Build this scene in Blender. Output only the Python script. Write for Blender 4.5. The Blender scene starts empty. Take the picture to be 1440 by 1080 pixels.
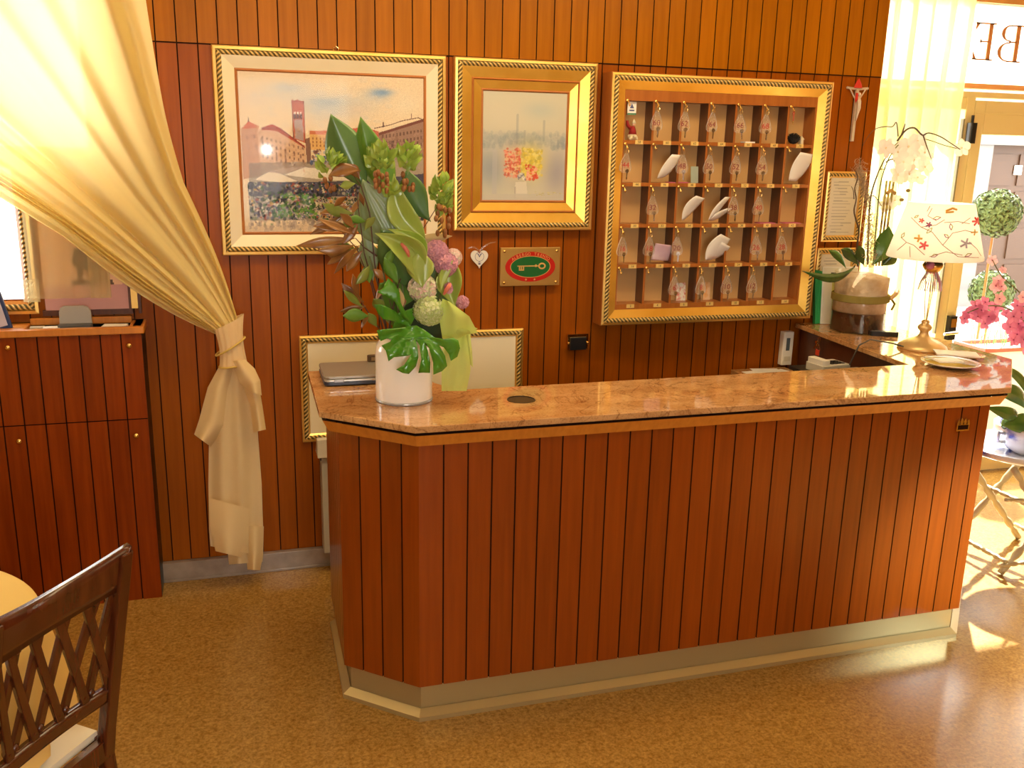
import bpy, bmesh, math, random
import numpy as np
from mathutils import Vector, Matrix, geometry
random.seed(7); rng = np.random.default_rng(7)
PI = math.pi
sc = bpy.context.scene
COL = sc.collection
# ------------------------------------------------------------------ camera
CF, CYAW, CPIT, CROL = 1304.71, math.radians(16.8137), math.radians(14.3607), math.radians(1.2669)
EYE = Vector((0, 0, 1.9))
_f = Vector((math.sin(CYAW)*math.cos(CPIT), math.cos(CYAW)*math.cos(CPIT), -math.sin(CPIT)))
_r0 = Vector((math.cos(CYAW), -math.sin(CYAW), 0)); _u0 = _r0.cross(_f)
_r = _r0*math.cos(CROL) + _u0*math.sin(CROL); _u = -_r0*math.sin(CROL) + _u0*math.cos(CROL)
cd = bpy.data.cameras.new('camera'); cam = bpy.data.objects.new('camera', cd); COL.objects.link(cam)
cd.sensor_fit = 'HORIZONTAL'; cd.sensor_width = 36; cd.lens = CF/1440*36; cd.clip_end = 100; cd.clip_start = .05
M = Matrix((_r, _u, -_f)).transposed().to_4x4(); M.translation = EYE
cam.matrix_world = M; sc.camera = cam
def _ray(px, py): return _r*(px-720)/CF - _u*(py-540)/CF + _f
def atY(px, py, y): d = _ray(px, py); return EYE + d*(y/d.y)
def atZ(px, py, z): d = _ray(px, py); return EYE + d*((z-EYE.z)/d.z)
def atX(px, py, x): d = _ray(px, py); return EYE + d*(x/d.x)
# ------------------------------------------------------------------ light and exposure
sc.view_settings.view_transform = 'Standard'; sc.view_settings.look = 'None'
sc.view_settings.gamma = 1; sc.view_settings.use_curve_mapping = False
sc.view_settings.exposure = 0.2
w = bpy.data.worlds.new('sky'); sc.world = w; w.use_nodes = True
w.node_tree.nodes['Background'].inputs[0].default_value = (1, .97, .90, 1)
w.node_tree.nodes['Background'].inputs[1].default_value = 8.0
def lamp(name, kind, loc, aim, energy, color, size=.2, sy=None, **k):
    d = bpy.data.lights.new(name, kind); o = bpy.data.objects.new(name, d); COL.objects.link(o)
    d.energy = energy; d.color = color
    if kind == 'AREA':
        d.size = size
        if sy: d.shape = 'RECTANGLE'; d.size_y = sy
    elif kind == 'SUN': d.angle = size
    else: d.shadow_soft_size = size
    for a, b in k.items(): setattr(d, a, b)
    o.location = loc; o.rotation_euler = (Vector(aim)-Vector(loc)).to_track_quat('-Z', 'Y').to_euler()
    return o
SUN_DIR = Vector((-.60, -.80, -.90))
lamp('sun', 'SUN', (8, 8, 5), Vector((8, 8, 5))+SUN_DIR, 30, (1, .93, .8), .02)
WARM = (1, .76, .42)
lamp('ceiling_light_wall', 'AREA', (1.2, 2.9, 2.93), (1.2, 3.4, 0), 32, WARM, 2.6, .5)
lamp('ceiling_light_lobby', 'AREA', (1.2, .3, 2.93), (1.2, .8, 0), 17, WARM, 2.5, 1.2)
lamp('ceiling_light_left', 'AREA', (-1.4, 2.6, 2.93), (-1.2, 3.0, 0), 5, WARM, .8, .8)
lamp('added_counter_spot', 'SPOT', (4.3, .9, 1.25), (2.76, 2.74, .42), 620, (.85, 1, .98), .05, spot_size=math.radians(21), spot_blend=1.0)  # added lamp, makes the bright patch on the counter's right end
lamp('added_floor_spot', 'SPOT', (3.75, 1.55, 2.9), (3.75, 1.55, 0), 1200, (1, .90, .72), .12, spot_size=math.radians(60), spot_blend=1)  # added lamp, pools light on the floor for the counter varnish to reflect
lamp('flash', 'POINT', (.30, -.04, 1.83), (0, 4, 1.9), 18, (1, .95, .88), .025)
# ------------------------------------------------------------------ materials
MATS = {}
def mat(name, col, rough=.5, metal=0, spec=.5, noise=None, bump=0, coat=0, emit=None, trans=0, alpha=1, coatr=.1):
    """noise = (color2, scale, (sx,sy,sz) stretch, contrast lo, hi)"""
    if name in MATS: return MATS[name]
    m = bpy.data.materials.new(name); m.use_nodes = True; N = m.node_tree.nodes; L = m.node_tree.links
    b = N['Principled BSDF']
    b.inputs['Base Color'].default_value = (*col, 1); b.inputs['Roughness'].default_value = rough
    b.inputs['Metallic'].default_value = metal; b.inputs['Specular IOR Level'].default_value = spec
    b.inputs['Coat Weight'].default_value = coat; b.inputs['Coat Roughness'].default_value = coatr
    b.inputs['Transmission Weight'].default_value = trans; b.inputs['Alpha'].default_value = alpha
    if emit: b.inputs['Emission Color'].default_value = (*emit[:3], 1); b.inputs['Emission Strength'].default_value = emit[3]
    if noise:
        c2, s, st, lo, hi = noise
        tc = N.new('ShaderNodeTexCoord'); mp = N.new('ShaderNodeMapping'); nz = N.new('ShaderNodeTexNoise'); cr = N.new('ShaderNodeValToRGB')
        mp.inputs['Scale'].default_value = st; nz.inputs['Scale'].default_value = s; nz.inputs['Detail'].default_value = 6
        L.new(tc.outputs['Object'], mp.inputs[0]); L.new(mp.outputs[0], nz.inputs['Vector']); L.new(nz.outputs['Fac'], cr.inputs[0])
        e = cr.color_ramp.elements; e[0].position = lo; e[0].color = (*col, 1); e[1].position = hi; e[1].color = (*c2, 1)
        L.new(cr.outputs[0], b.inputs['Base Color'])
        if bump:
            bp = N.new('ShaderNodeBump'); bp.inputs['Strength'].default_value = bump; bp.inputs['Distance'].default_value = .003
            L.new(nz.outputs['Fac'], bp.inputs['Height']); L.new(bp.outputs[0], b.inputs['Normal'])
    MATS[name] = m; return m
def attr_mat(name, attr='paint', rough=.4, spec=.4, coat=0, mul=None, noise=None):
    """base colour from a colour attribute, or a noise ramp times a per-plank grey (mul)"""
    m = mat(name, (.5, .5, .5), rough, spec=spec, coat=coat, noise=noise); N = m.node_tree.nodes; L = m.node_tree.links
    a = N.new('ShaderNodeAttribute'); a.attribute_name = attr; b = N['Principled BSDF']
    if mul is None: L.new(a.outputs['Color'], b.inputs['Base Color'])
    else:
        mx = N.new('ShaderNodeMix'); mx.data_type = 'RGBA'; mx.blend_type = 'MULTIPLY'; mx.inputs[0].default_value = 1
        src = b.inputs['Base Color'].links[0].from_socket
        L.new(src, mx.inputs[6]); L.new(a.outputs['Color'], mx.inputs[7]); L.new(mx.outputs[2], b.inputs['Base Color'])
    return m
def wood(name, c1, c2, rough=.28, coat=.25, plank=False, spec=.3):
    if name in MATS: return MATS[name]
    nz = (c2, 6, (9, 9, .5), .3, .72)
    if plank:
        m = bpy.data.materials.new(name)
        m = attr_mat(name, 'pv', rough, spec, coat, mul=True, noise=nz)
        # attr_mat starts from grey: set the first ramp colour
        for n in m.node_tree.nodes:
            if n.type == 'VALTORGB': n.color_ramp.elements[0].color = (*c1, 1)
        return m
    return mat(name, c1, rough, coat=coat, noise=nz)
wall_wood = wood('warm_wall_panelling', (.34, .108, .0012), (.42, .140, .0018), .34, .0, True, .14)
wall_wood_low = wood('red_brown_wall_panelling', (.27, .062, .0012), (.34, .085, .0018), .34, .0, True, .16)
desk_wood = wood('red_desk_panelling', (.225, .040, .0014), (.29, .056, .002), .30, .40, True, .3)
cab_wood = wood('cabinet_panelling', (.19, .030, .0012), (.26, .046, .002), .32, .0, True, .15)
edge_wood = wood('orange_edge_wood', (.50, .17, .018), (.62, .23, .03), .3, .2)
mid_wood = wood('mid_wood', (.33, .10, .015), (.42, .14, .025), .35, .1)
dark_wood = wood('dark_wood', (.075, .017, .005), (.11, .03, .009), .35, .15)
chair_wood = wood('chair_wood', (.055, .010, .003), (.10, .022, .006), .25, .35)
groove = mat('dark_groove_paint', (.02, .006, .002), .8, spec=.1)  # dark paint on the groove faces, reused for small dark marks
gold = mat('gilt', (.80, .48, .10), .32, .75, noise=((.95, .66, .22), 5, (1, 1, 1), .3, .7), bump=.05)
palegold = mat('pale_gilt', (.95, .84, .58), .34, .25, noise=((1, .90, .68), 6, (1, 1, 1), .3, .7), bump=.04)
deepgold = mat('deep_gilt', (.78, .42, .05), .3, .7, noise=((.95, .60, .12), 5, (1, 1, 1), .3, .7), bump=.04)
line = mat('bole_line', (.45, .16, .04), .5)
brass = mat('brass', (.85, .60, .20), .18, 1)
chrome = mat('steel', (.75, .75, .75), .2, 1)
black = mat('black_plastic', (.012, .012, .014), .3)
white = mat('white_paint', (.85, .84, .80), .4)
paper = mat('paper', (.85, .83, .80), .6, noise=((.92, .90, .88), 4, (1, 1, 1), .3, .7))
cream = mat('cream_board', (.86, .77, .56), .6)
creamw = mat('cream_wall', (.50, .30, .11), .7)
# marbles
floor_m = mat('brown_composite_stone', (.26, .140, .028), .19, noise=((.42, .25, .068), 24, (1, 1.0, 1), .30, .70), bump=0, coat=.0)
def enrich_floor():
    N = floor_m.node_tree.nodes; L = floor_m.node_tree.links; b = N['Principled BSDF']
    src = b.inputs['Base Color'].links[0].from_socket
    tc = N.new('ShaderNodeTexCoord'); n2 = N.new('ShaderNodeTexNoise'); n2.inputs['Scale'].default_value = 75; n2.inputs['Detail'].default_value = 8; n2.inputs['Roughness'].default_value = .75
    n2.inputs['Distortion'].default_value = .3
    for q_ in N:
        if q_.type == 'TEX_NOISE' and q_ != n2: q_.inputs['Detail'].default_value = 9; q_.inputs['Roughness'].default_value = .8
    cr = N.new('ShaderNodeValToRGB'); e = cr.color_ramp.elements; e[0].position = .38; e[0].color = (.70, .64, .54, 1); e[1].position = .62; e[1].color = (1.38, 1.38, 1.32, 1)
    mx = N.new('ShaderNodeMix'); mx.data_type = 'RGBA'; mx.blend_type = 'MULTIPLY'; mx.inputs[0].default_value = 1
    L.new(tc.outputs['Object'], n2.inputs['Vector']); L.new(n2.outputs['Fac'], cr.inputs[0]); L.new(src, mx.inputs[6]); L.new(cr.outputs[0], mx.inputs[7]); L.new(mx.outputs[2], b.inputs['Base Color'])
enrich_floor()
granite = mat('pink_granite', (.47, .23, .085), .05, noise=((.62, .36, .16), 9, (1, 2.2, 1), .3, .7), coat=.3, coatr=.03)
def enrich_granite():
    N = granite.node_tree.nodes; L = granite.node_tree.links; b = N['Principled BSDF']
    src = b.inputs['Base Color'].links[0].from_socket
    tc = N.new('ShaderNodeTexCoord'); n2 = N.new('ShaderNodeTexNoise'); n2.inputs['Scale'].default_value = 4; n2.inputs['Detail'].default_value = 9; n2.inputs['Distortion'].default_value = 2.2
    cr = N.new('ShaderNodeValToRGB'); e = cr.color_ramp.elements; e[0].position = .485; e[0].color = (1, 1, 1, 1); e[1].position = .52; e[1].color = (1, 1, 1, 1)
    k = e.new(.502); k.color = (.52, .42, .36, 1)
    n3 = N.new('ShaderNodeTexNoise'); n3.inputs['Scale'].default_value = 160
    c3 = N.new('ShaderNodeValToRGB'); g = c3.color_ramp.elements; g[0].position = .3; g[0].color = (.66, .6, .55, 1); g[1].position = .5; g[1].color = (1, 1, 1, 1)
    for s_, c_ in ((n2, cr), (n3, c3)):
        L.new(tc.outputs['Object'], s_.inputs['Vector']); L.new(s_.outputs['Fac'], c_.inputs[0])
        mx = N.new('ShaderNodeMix'); mx.data_type = 'RGBA'; mx.blend_type = 'MULTIPLY'; mx.inputs[0].default_value = .8
        L.new(src, mx.inputs[6]); L.new(c_.outputs[0], mx.inputs[7]); src = mx.outputs[2]
    L.new(src, b.inputs['Base Color'])
enrich_granite()
base_m = mat('grey_rose_marble', (.26, .20, .16), .12, noise=((.38, .30, .24), 14, (1, 1, 1), .3, .7))
alu = mat('champagne_metal', (.78, .66, .34), .38, .15)
steel = mat('brushed_bronze_steel', (.48, .38, .18), .33, .5)
def cloth(name, col, transp=.12, transl=.5):
    m = bpy.data.materials.new(name); m.use_nodes = True; N = m.node_tree.nodes; L = m.node_tree.links; N.clear()
    o = N.new('ShaderNodeOutputMaterial'); d = N.new('ShaderNodeBsdfDiffuse'); t = N.new('ShaderNodeBsdfTranslucent'); p = N.new('ShaderNodeBsdfTransparent')
    m1 = N.new('ShaderNodeMixShader'); m2 = N.new('ShaderNodeMixShader'); m1.inputs[0].default_value = transl; m2.inputs[0].default_value = transp
    d.inputs[0].default_value = (*col, 1); t.inputs[0].default_value = (*col, 1)
    L.new(d.outputs[0], m1.inputs[1]); L.new(t.outputs[0], m1.inputs[2]); L.new(m1.outputs[0], m2.inputs[1]); L.new(p.outputs[0], m2.inputs[2]); L.new(m2.outputs[0], o.inputs[0])
    MATS[name] = m; return m
def glassy(name, tint=(1, 1, 1), gloss=.08, rough=.02, milk=0):
    m = bpy.data.materials.new(name); m.use_nodes = True; N = m.node_tree.nodes; L = m.node_tree.links; N.clear()
    o = N.new('ShaderNodeOutputMaterial'); g = N.new('ShaderNodeBsdfGlossy'); p = N.new('ShaderNodeBsdfTransparent'); mx = N.new('ShaderNodeMixShader')
    g.inputs['Roughness'].default_value = rough; p.inputs[0].default_value = (*tint, 1); mx.inputs[0].default_value = gloss
    L.new(p.outputs[0], mx.inputs[1]); L.new(g.outputs[0], mx.inputs[2]); out = mx
    if milk:
        d = N.new('ShaderNodeBsdfDiffuse'); d.inputs[0].default_value = (.9, .85, .8, 1); m2 = N.new('ShaderNodeMixShader'); m2.inputs[0].default_value = milk
        L.new(mx.outputs[0], m2.inputs[1]); L.new(d.outputs[0], m2.inputs[2]); out = m2
    L.new(out.outputs[0], o.inputs[0]); MATS[name] = m; return m
sheer = cloth('cream_sheer', (.97, .84, .40), .02, .46)
sheer_thin = cloth('pale_sheer', (.96, .92, .52), .20, .55)
sheer_tail = cloth('cream_sheer_folded', (.90, .72, .40), .0, .3)
cafe = cloth('cafe_sheer', (.92, .80, .46), .55, .5)
glass = glassy('window_glass', gloss=.06)
acrylic = glassy('clear_acrylic', gloss=.03, rough=.2, milk=.09)
acrylic_edge = glassy('acrylic_edge', gloss=.05, rough=.2, milk=.55)
pic_glass = glassy('picture_glass', gloss=.007, rough=.05)
def rope_mat():
    m = mat('rope_twist', (.5, .4, .1), .35, .35); N = m.node_tree.nodes; L = m.node_tree.links; b = N['Principled BSDF']
    uv = N.new('ShaderNodeUVMap'); wv = N.new('ShaderNodeTexWave'); wv.wave_type = 'BANDS'; wv.bands_direction = 'DIAGONAL'; wv.inputs['Scale'].default_value = 1.0
    cr = N.new('ShaderNodeValToRGB'); e = cr.color_ramp.elements; e[0].position = .42; e[0].color = (.15, .11, .035, 1); e[1].position = .66; e[1].color = (.80, .56, .20, 1)
    L.new(uv.outputs[0], wv.inputs['Vector']); L.new(wv.outputs['Fac'], cr.inputs[0]); L.new(cr.outputs[0], b.inputs['Base Color'])
    bp = N.new('ShaderNodeBump'); bp.inputs['Strength'].default_value = .8; bp.inputs['Distance'].default_value = .004; L.new(wv.outputs['Fac'], bp.inputs['Height']); L.new(bp.outputs[0], b.inputs['Normal'])
    return m
rope = rope_mat()
# ------------------------------------------------------------------ mesh helpers
WM = {}
class MB:
    def __init__(s): s.v = []; s.f = []; s.m = []; s.uv = {}; s.att = []
    def face(s, idx, mi=0, uv=None, att=None):
        if uv: s.uv[len(s.f)] = uv
        s.f.append(tuple(idx)); s.m.append(mi); s.att.append(att)
    def add(s, vs, fs, mi=0, tf=None):
        o = len(s.v); s.v += [Vector(p) if tf is None else tf @ Vector(p) for p in vs]
        for f in fs: s.face([i+o for i in f], mi)
        return s
    def box(s, x0, x1, y0, y1, z0, z1, mi=0, tf=None):
        vs = [(x, y, z) for z in (z0, z1) for y in (y0, y1) for x in (x0, x1)]
        return s.add(vs, [(0, 2, 3, 1), (4, 5, 7, 6), (0, 1, 5, 4), (2, 6, 7, 3), (0, 4, 6, 2), (1, 3, 7, 5)], mi, tf)
    def rbox(s, x0, x1, y0, y1, z0, z1, r, mi=0, tf=None, seg=3):
        """box with rounded vertical corners and chamfered top"""
        pts = []
        for cx, cy, a in ((x1-r, y1-r, 0), (x0+r, y1-r, 90), (x0+r, y0+r, 180), (x1-r, y0+r, 270)):
            for k in range(seg+1):
                t = math.radians(a+90*k/seg); pts.append((cx+r*math.cos(t), cy+r*math.sin(t)))
        return s.prism(pts, z0, z1, mi, tf=tf)
    def prism(s, poly, z0, z1, mi=0, holes=(), tf=None, mside=None, inset=0):
        loops = [list(poly)]+[list(h) for h in holes]
        flat = [p for l in loops for p in l]
        tris = geometry.tessellate_polygon([[Vector((x, y, 0)) for x, y in l] for l in loops])
        o = len(s.v); n = len(flat)
        for z in (z0, z1):
            for x, y in flat:
                p = Vector((x, y, z)); s.v.append(p if tf is None else tf @ p)
        for a, b, c in tris:
            s.face((o+n+a, o+n+b, o+n+c), mi); s.face((o+c, o+b, o+a), mi)
        k = 0
        for l in loops:
            for i in range(len(l)):
                j = (i+1) % len(l); s.face((o+k+i, o+k+j, o+n+k+j, o+n+k+i), mi if mside is None else mside)
            k += len(l)
        return s
    def tube(s, pts, r, seg=8, mi=0, cap=True, flat=1.0):
        pts = [Vector(p) for p in pts]; rs = r if isinstance(r, (list, tuple)) else [r]*len(pts)
        o = len(s.v); up = None; n = len(pts)
        for i, p in enumerate(pts):
            d = (pts[min(i+1, n-1)]-pts[max(i-1, 0)])
            d = d.normalized() if d.length > 1e-9 else Vector((0, 0, 1))
            if up is None:
                up = Vector((0, 0, 1)) if abs(d.z) < .9 else Vector((1, 0, 0))
            a = (up-d*up.dot(d)); a = a.normalized() if a.length > 1e-6 else d.orthogonal().normalized()
            up = a; b = d.cross(a)
            for k in range(seg):
                t = 2*PI*k/seg; s.v.append(p+a*math.cos(t)*rs[i]+b*math.sin(t)*rs[i]*flat)
        for i in range(n-1):
            for k in range(seg):
                k2 = (k+1) % seg; s.face((o+i*seg+k, o+i*seg+k2, o+(i+1)*seg+k2, o+(i+1)*seg+k), mi)
        if cap: s.face([o+k for k in range(seg)][::-1], mi); s.face([o+(n-1)*seg+k for k in range(seg)], mi)
        return s
    def lathe(s, prof, c=(0, 0, 0), seg=28, mi=0, tf=None, sx=1, sy=1):
        o = len(s.v); n = len(prof)
        for r, z in prof:
            for k in range(seg):
                t = 2*PI*k/seg; p = Vector((c[0]+r*math.cos(t)*sx, c[1]+r*math.sin(t)*sy, c[2]+z)); s.v.append(p if tf is None else tf @ p)
        for i in range(n-1):
            for k in range(seg):
                k2 = (k+1) % seg; s.face((o+i*seg+k, o+i*seg+k2, o+(i+1)*seg+k2, o+(i+1)*seg+k), mi)
        if prof[0][0] > 1e-4: s.face([o+k for k in range(seg)][::-1], mi)
        if prof[-1][0] > 1e-4: s.face([o+(n-1)*seg+k for k in range(seg)], mi)
        return s
    def ball(s, c, r, seg=10, mi=0, sz=1, rings=6, tf=None):
        return s.lathe([(max(r*math.sin(PI*i/rings), 1e-5), -r*sz*math.cos(PI*i/rings)) for i in range(rings+1)], c, seg, mi, tf)
    def grid(s, fn, nu, nv, mi=0):
        o = len(s.v)
        for i in range(nu+1):
            for j in range(nv+1): s.v.append(Vector(fn(i/nu, j/nv)))
        for i in range(nu):
            for j in range(nv):
                a = o+i*(nv+1)+j; s.face((a, a+nv+1, a+nv+2, a+1), mi)
        return s
    def build(s, name, mats, parent=None, smooth=False, solid=0, bevel=0):
        me = bpy.data.meshes.new(name); mats = mats if isinstance(mats, (list, tuple)) else [mats]
        inv = WM[parent.name].inverted() if parent else None
        me.from_pydata([tuple(inv @ v) if inv else tuple(v) for v in s.v], [], s.f)
        for m_ in mats: me.materials.append(m_)
        me.polygons.foreach_set('material_index', s.m)
        if smooth is True: me.polygons.foreach_set('use_smooth', [True]*len(s.f))
        if s.uv:
            u = me.uv_layers.new(name='UVMap')
            for fi, co in s.uv.items():
                for k, li in enumerate(me.polygons[fi].loop_indices): u.data[li].uv = co[k]
        if any(a is not None for a in s.att):
            ca = me.color_attributes.new('pv', 'FLOAT_COLOR', 'CORNER')
            for fi, a in enumerate(s.att):
                a = 1 if a is None else a
                for li in me.polygons[fi].loop_indices: ca.data[li].color = (a, a, a, 1)
        me.update()
        o = bpy.data.objects.new(name, me); COL.objects.link(o)
        if parent: o.parent = parent; WM[o.name] = WM[parent.name].copy()
        else: WM[o.name] = Matrix()
        if smooth == 'auto':
            me.polygons.foreach_set('use_smooth', [True]*len(s.f)); me.set_sharp_from_angle(angle=math.radians(38))
        if solid:
            md = o.modifiers.new('thickness', 'SOLIDIFY'); md.thickness = solid; md.offset = 0
        if bevel:
            md = o.modifiers.new('bevel', 'BEVEL'); md.width = bevel; md.segments = 2; md.limit_method = 'ANGLE'; md.angle_limit = math.radians(50)
        return o
def tag(o, label=None, cat=None, group=None, kind=None):
    for k, v_ in (('label', label), ('category', cat), ('group', group), ('kind', kind)):
        if v_: o[k] = v_
    return o
def thing(name, label, cat, loc, group=None):
    o = bpy.data.objects.new(name, None); COL.objects.link(o); o.location = loc; o.empty_display_size = .05
    WM[o.name] = Matrix.Translation(Vector(loc)); return tag(o, label, cat, group)
def struct(o): o['kind'] = 'structure'; return o
def lab(o, l): o['label'] = l; return o
_tc = {}
def text2d(s, size=1.0, align='CENTER'):
    key = (s, align)
    if key not in _tc:
        c = bpy.data.curves.new('t', 'FONT'); c.body = s; c.size = 1; c.align_x = align; c.align_y = 'CENTER'; c.resolution_u = 3
        o = bpy.data.objects.new('t', c); COL.objects.link(o); dg = bpy.context.evaluated_depsgraph_get(); dg.update()
        me = bpy.data.meshes.new_from_object(o.evaluated_get(dg))
        _tc[key] = ([v_.co.copy() for v_ in me.vertices], [tuple(p.vertices) for p in me.polygons])
        bpy.data.objects.remove(o); bpy.data.curves.remove(c); bpy.data.meshes.remove(me)
    vs, fs = _tc[key]; return [v_*size for v_ in vs], fs
def add_text(mb, s, size, tf, mi=0, align='CENTER'):
    vs, fs = text2d(s, size, align); mb.add(vs, fs, mi, tf)
def wall_tf(x, y, z, rot=0, sx=1):      # local x,y of a drawing -> world x,z on a plane facing -Y
    return Matrix.Translation((x, y, z)) @ Matrix(((sx, 0, 0, 0), (0, 0, -1, 0), (0, 1, 0, 0), (0, 0, 0, 1))) @ Matrix.Rotation(rot, 4, 'Z')
def flat_tf(x, y, z, rot=0): return Matrix.Translation((x, y, z)) @ Matrix.Rotation(rot, 4, 'Z')
def planks(mb, path, z0, z1, w=.08, start=0.0, g=.005, dep=.006, mi=0, gi=1, var=.10, hfix=None):
    """vertical boards along a plan path; outward side is to the right of travel"""
    for (ax, ay), (bx, by) in zip(path[:-1], path[1:]):
        a = Vector((ax, ay)); b = Vector((bx, by)); L = (b-a).length; d = (b-a)/L; n = Vector((-d.y, d.x))   # inward
        cuts = [c for c in np.arange(start if start > 0 else w, L-.004, w) if c > .004] if w < L else []
        e = [0]+list(cuts)+[L]
        for i in range(len(e)-1):
            s0 = e[i]+(g/2 if i else 0); s1 = e[i+1]-(g/2 if i < len(e)-2 else 0)
            p, q = a+d*s0, a+d*s1; o = len(mb.v); val = 1+random.uniform(-var, var)
            for P_ in (p, q): mb.v += [Vector((P_.x, P_.y, z0)), Vector((P_.x, P_.y, z1))]
            mb.face((o, o+2, o+3, o+1), mi, att=val)
            if i < len(e)-2:
                p2, q2 = q+n*dep, a+d*(e[i+1]+g/2)+n*dep; q3 = a+d*(e[i+1]+g/2); o = len(mb.v)
                for P_ in (q, p2, q2, q3): mb.v += [Vector((P_.x, P_.y, z0)), Vector((P_.x, P_.y, z1))]
                for k in range(3): mb.face((o+2*k, o+2*k+2, o+2*k+3, o+2*k+1), gi, att=1.0)
def frame_sweep(mb, x0, x1, z0, z1, prof, y, rope_band=(), rope_scale=34):
    """mitred frame facing -Y. prof: list of (inset, protrusion toward -Y, material of the band that starts here)"""
    loops = []
    for d, h, m_ in prof:
        o = len(mb.v)
        for X_, Z_ in ((x0+d, z0+d), (x1-d, z0+d), (x1-d, z1-d), (x0+d, z1-d)): mb.v.append(Vector((X_, y-h, Z_)))
        loops.append(o)
    for i in range(len(prof)-1):
        for k in range(4):
            k2 = (k+1) % 4; a, b, c, d = loops[i]+k, loops[i]+k2, loops[i+1]+k2, loops[i+1]+k
            pa, pb, pc, pd = (mb.v[q] for q in (a, b, c, d)); ax = 0 if k % 2 == 0 else 2
            w0, w1 = i*.12, (i+1)*.12
            uv = [(pa[ax]*rope_scale, w0), (pb[ax]*rope_scale, w0), (pc[ax]*rope_scale, w1), (pd[ax]*rope_scale, w1)]
            if k >= 2: uv = [(-u_, v_) for u_, v_ in uv]
            mb.face((a, b, c, d), prof[i][2], uv=uv)
def rope_prof(d0, r, mi, h0=.012, n=6):
    return [(d0+r*(1-math.cos(PI*i/n)), h0+r*.9*math.sin(PI*i/n), mi) for i in range(n)]
def canvas(name, x0, x1, z0, z1, y, img, parent, rough=.45):
    h, w_, _ = img.shape; xs = np.linspace(x0, x1, w_+1); zs = np.linspace(z1, z0, h+1)
    X_, Z_ = np.meshgrid(xs, zs); inv = WM[parent.name].translation
    co = np.stack([X_-inv.x, np.full_like(X_, y-inv.y), Z_-inv.z], -1).reshape(-1, 3)
    i = np.arange(h)[:, None]*(w_+1)+np.arange(w_)[None]; q = np.stack([i, i+w_+1, i+w_+2, i+1], -1).reshape(-1, 4)
    me = bpy.data.meshes.new(name); me.from_pydata(co.tolist(), [], q.tolist())
    ca = me.color_attributes.new('paint', 'FLOAT_COLOR', 'CORNER')
    c4 = np.concatenate([np.clip(img*1.06-.07, 0, 1)**2.2, np.ones((h, w_, 1))], -1).reshape(-1, 4)
    ca.data.foreach_set('color', np.repeat(c4, 4, axis=0).ravel().astype(np.float32))
    me.materials.append(attr_mat('painted_canvas', 'paint', rough) if 'painted_canvas' not in MATS else MATS['painted_canvas'])
    me.update(); o = bpy.data.objects.new(name, me); COL.objects.link(o); o.parent = parent; WM[o.name] = WM[parent.name].copy(); return o
class Paint:
    """brush work on an array, in the pixel frame (x0,y0)-(x1,y1)"""
    def __init__(s, x0, y0, x1, y1, w_, h_, base):
        s.b = (x0, y0, x1, y1); s.a = np.zeros((h_, w_, 3))+np.array(base)
        s.X, s.Y = np.meshgrid(x0+(np.arange(w_)+.5)*(x1-x0)/w_, y0+(np.arange(h_)+.5)*(y1-y0)/h_)
    def mix(s, mask, c, al=1.0): m_ = (mask*al)[..., None]; s.a = s.a*(1-m_)+np.array(c)*m_
    def poly(s, pts, c, al=1.0):
        ins = np.zeros(s.X.shape, bool); j = len(pts)-1
        for i in range(len(pts)):
            xi, yi = pts[i]; xj, yj = pts[j]
            with np.errstate(divide='ignore', invalid='ignore'):
                t = ((yi > s.Y) != (yj > s.Y)) & (s.X < (xj-xi)*(s.Y-yi)/((yj-yi) if yj != yi else 1e-9)+xi)
            ins ^= t; j = i
        s.mix(ins.astype(float), c, al)
    def blob(s, x, y, rx, ry, c, al=1.0, soft=True):
        d = ((s.X-x)/rx)**2+((s.Y-y)/ry)**2
        s.mix(np.exp(-d*1.2) if soft else (d < 1).astype(float), c, al)
    def dabs(s, n, x0, x1, y0, y1, cols, r=(3, 8), al=.8, asp=1.0):
        for _ in range(n):
            x = rng.uniform(x0, x1); y = rng.uniform(y0, y1); c = cols[rng.integers(len(cols))]; q = rng.uniform(*r)
            s.blob(x, y, q, q*asp*rng.uniform(.6, 1.6), c, al, False)
    def lines(s, pts, c, w_=2, al=.8):
        for (xa, ya), (xb, yb) in zip(pts[:-1], pts[1:]):
            L2 = (xb-xa)**2+(yb-ya)**2+1e-9; t = np.clip(((s.X-xa)*(xb-xa)+(s.Y-ya)*(yb-ya))/L2, 0, 1)
            d = (s.X-xa-t*(xb-xa))**2+(s.Y-ya-t*(yb-ya))**2; s.mix((d < w_*w_).astype(float), c, al)
# ================================================================== THE SETTING
WY = 4.05; WX = 3.07; FY = 4.42
b = MB(); b.box(-3, 7, -3.5, FY+.05, -.05, 0); struct(b.build('floor', floor_m))
b = MB(); b.box(-3, 7, -3.5, FY+.1, 3.0, 3.1); struct(b.build('ceiling', mat('ceiling_paint', (.70, .55, .30), .8)))
b = MB(); b.box(-3.1, -3, -3.5, FY, 0, 3.0); struct(b.build('wall_left', creamw))
b = MB(); b.box(7, 7.1, -3.5, FY, 0, 3.0); struct(b.build('wall_right', creamw))
b = MB(); b.box(-3, -.6, -3.6, -3.5, 0, 3.0); b.box(1.4, 7, -3.6, -3.5, 0, 3.0); b.box(-.6, 1.4, -3.6, -3.5, 0, 1.0); b.box(-.6, 1.4, -3.6, -3.5, 2.6, 3)
struct(b.build('wall_front', creamw))
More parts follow.
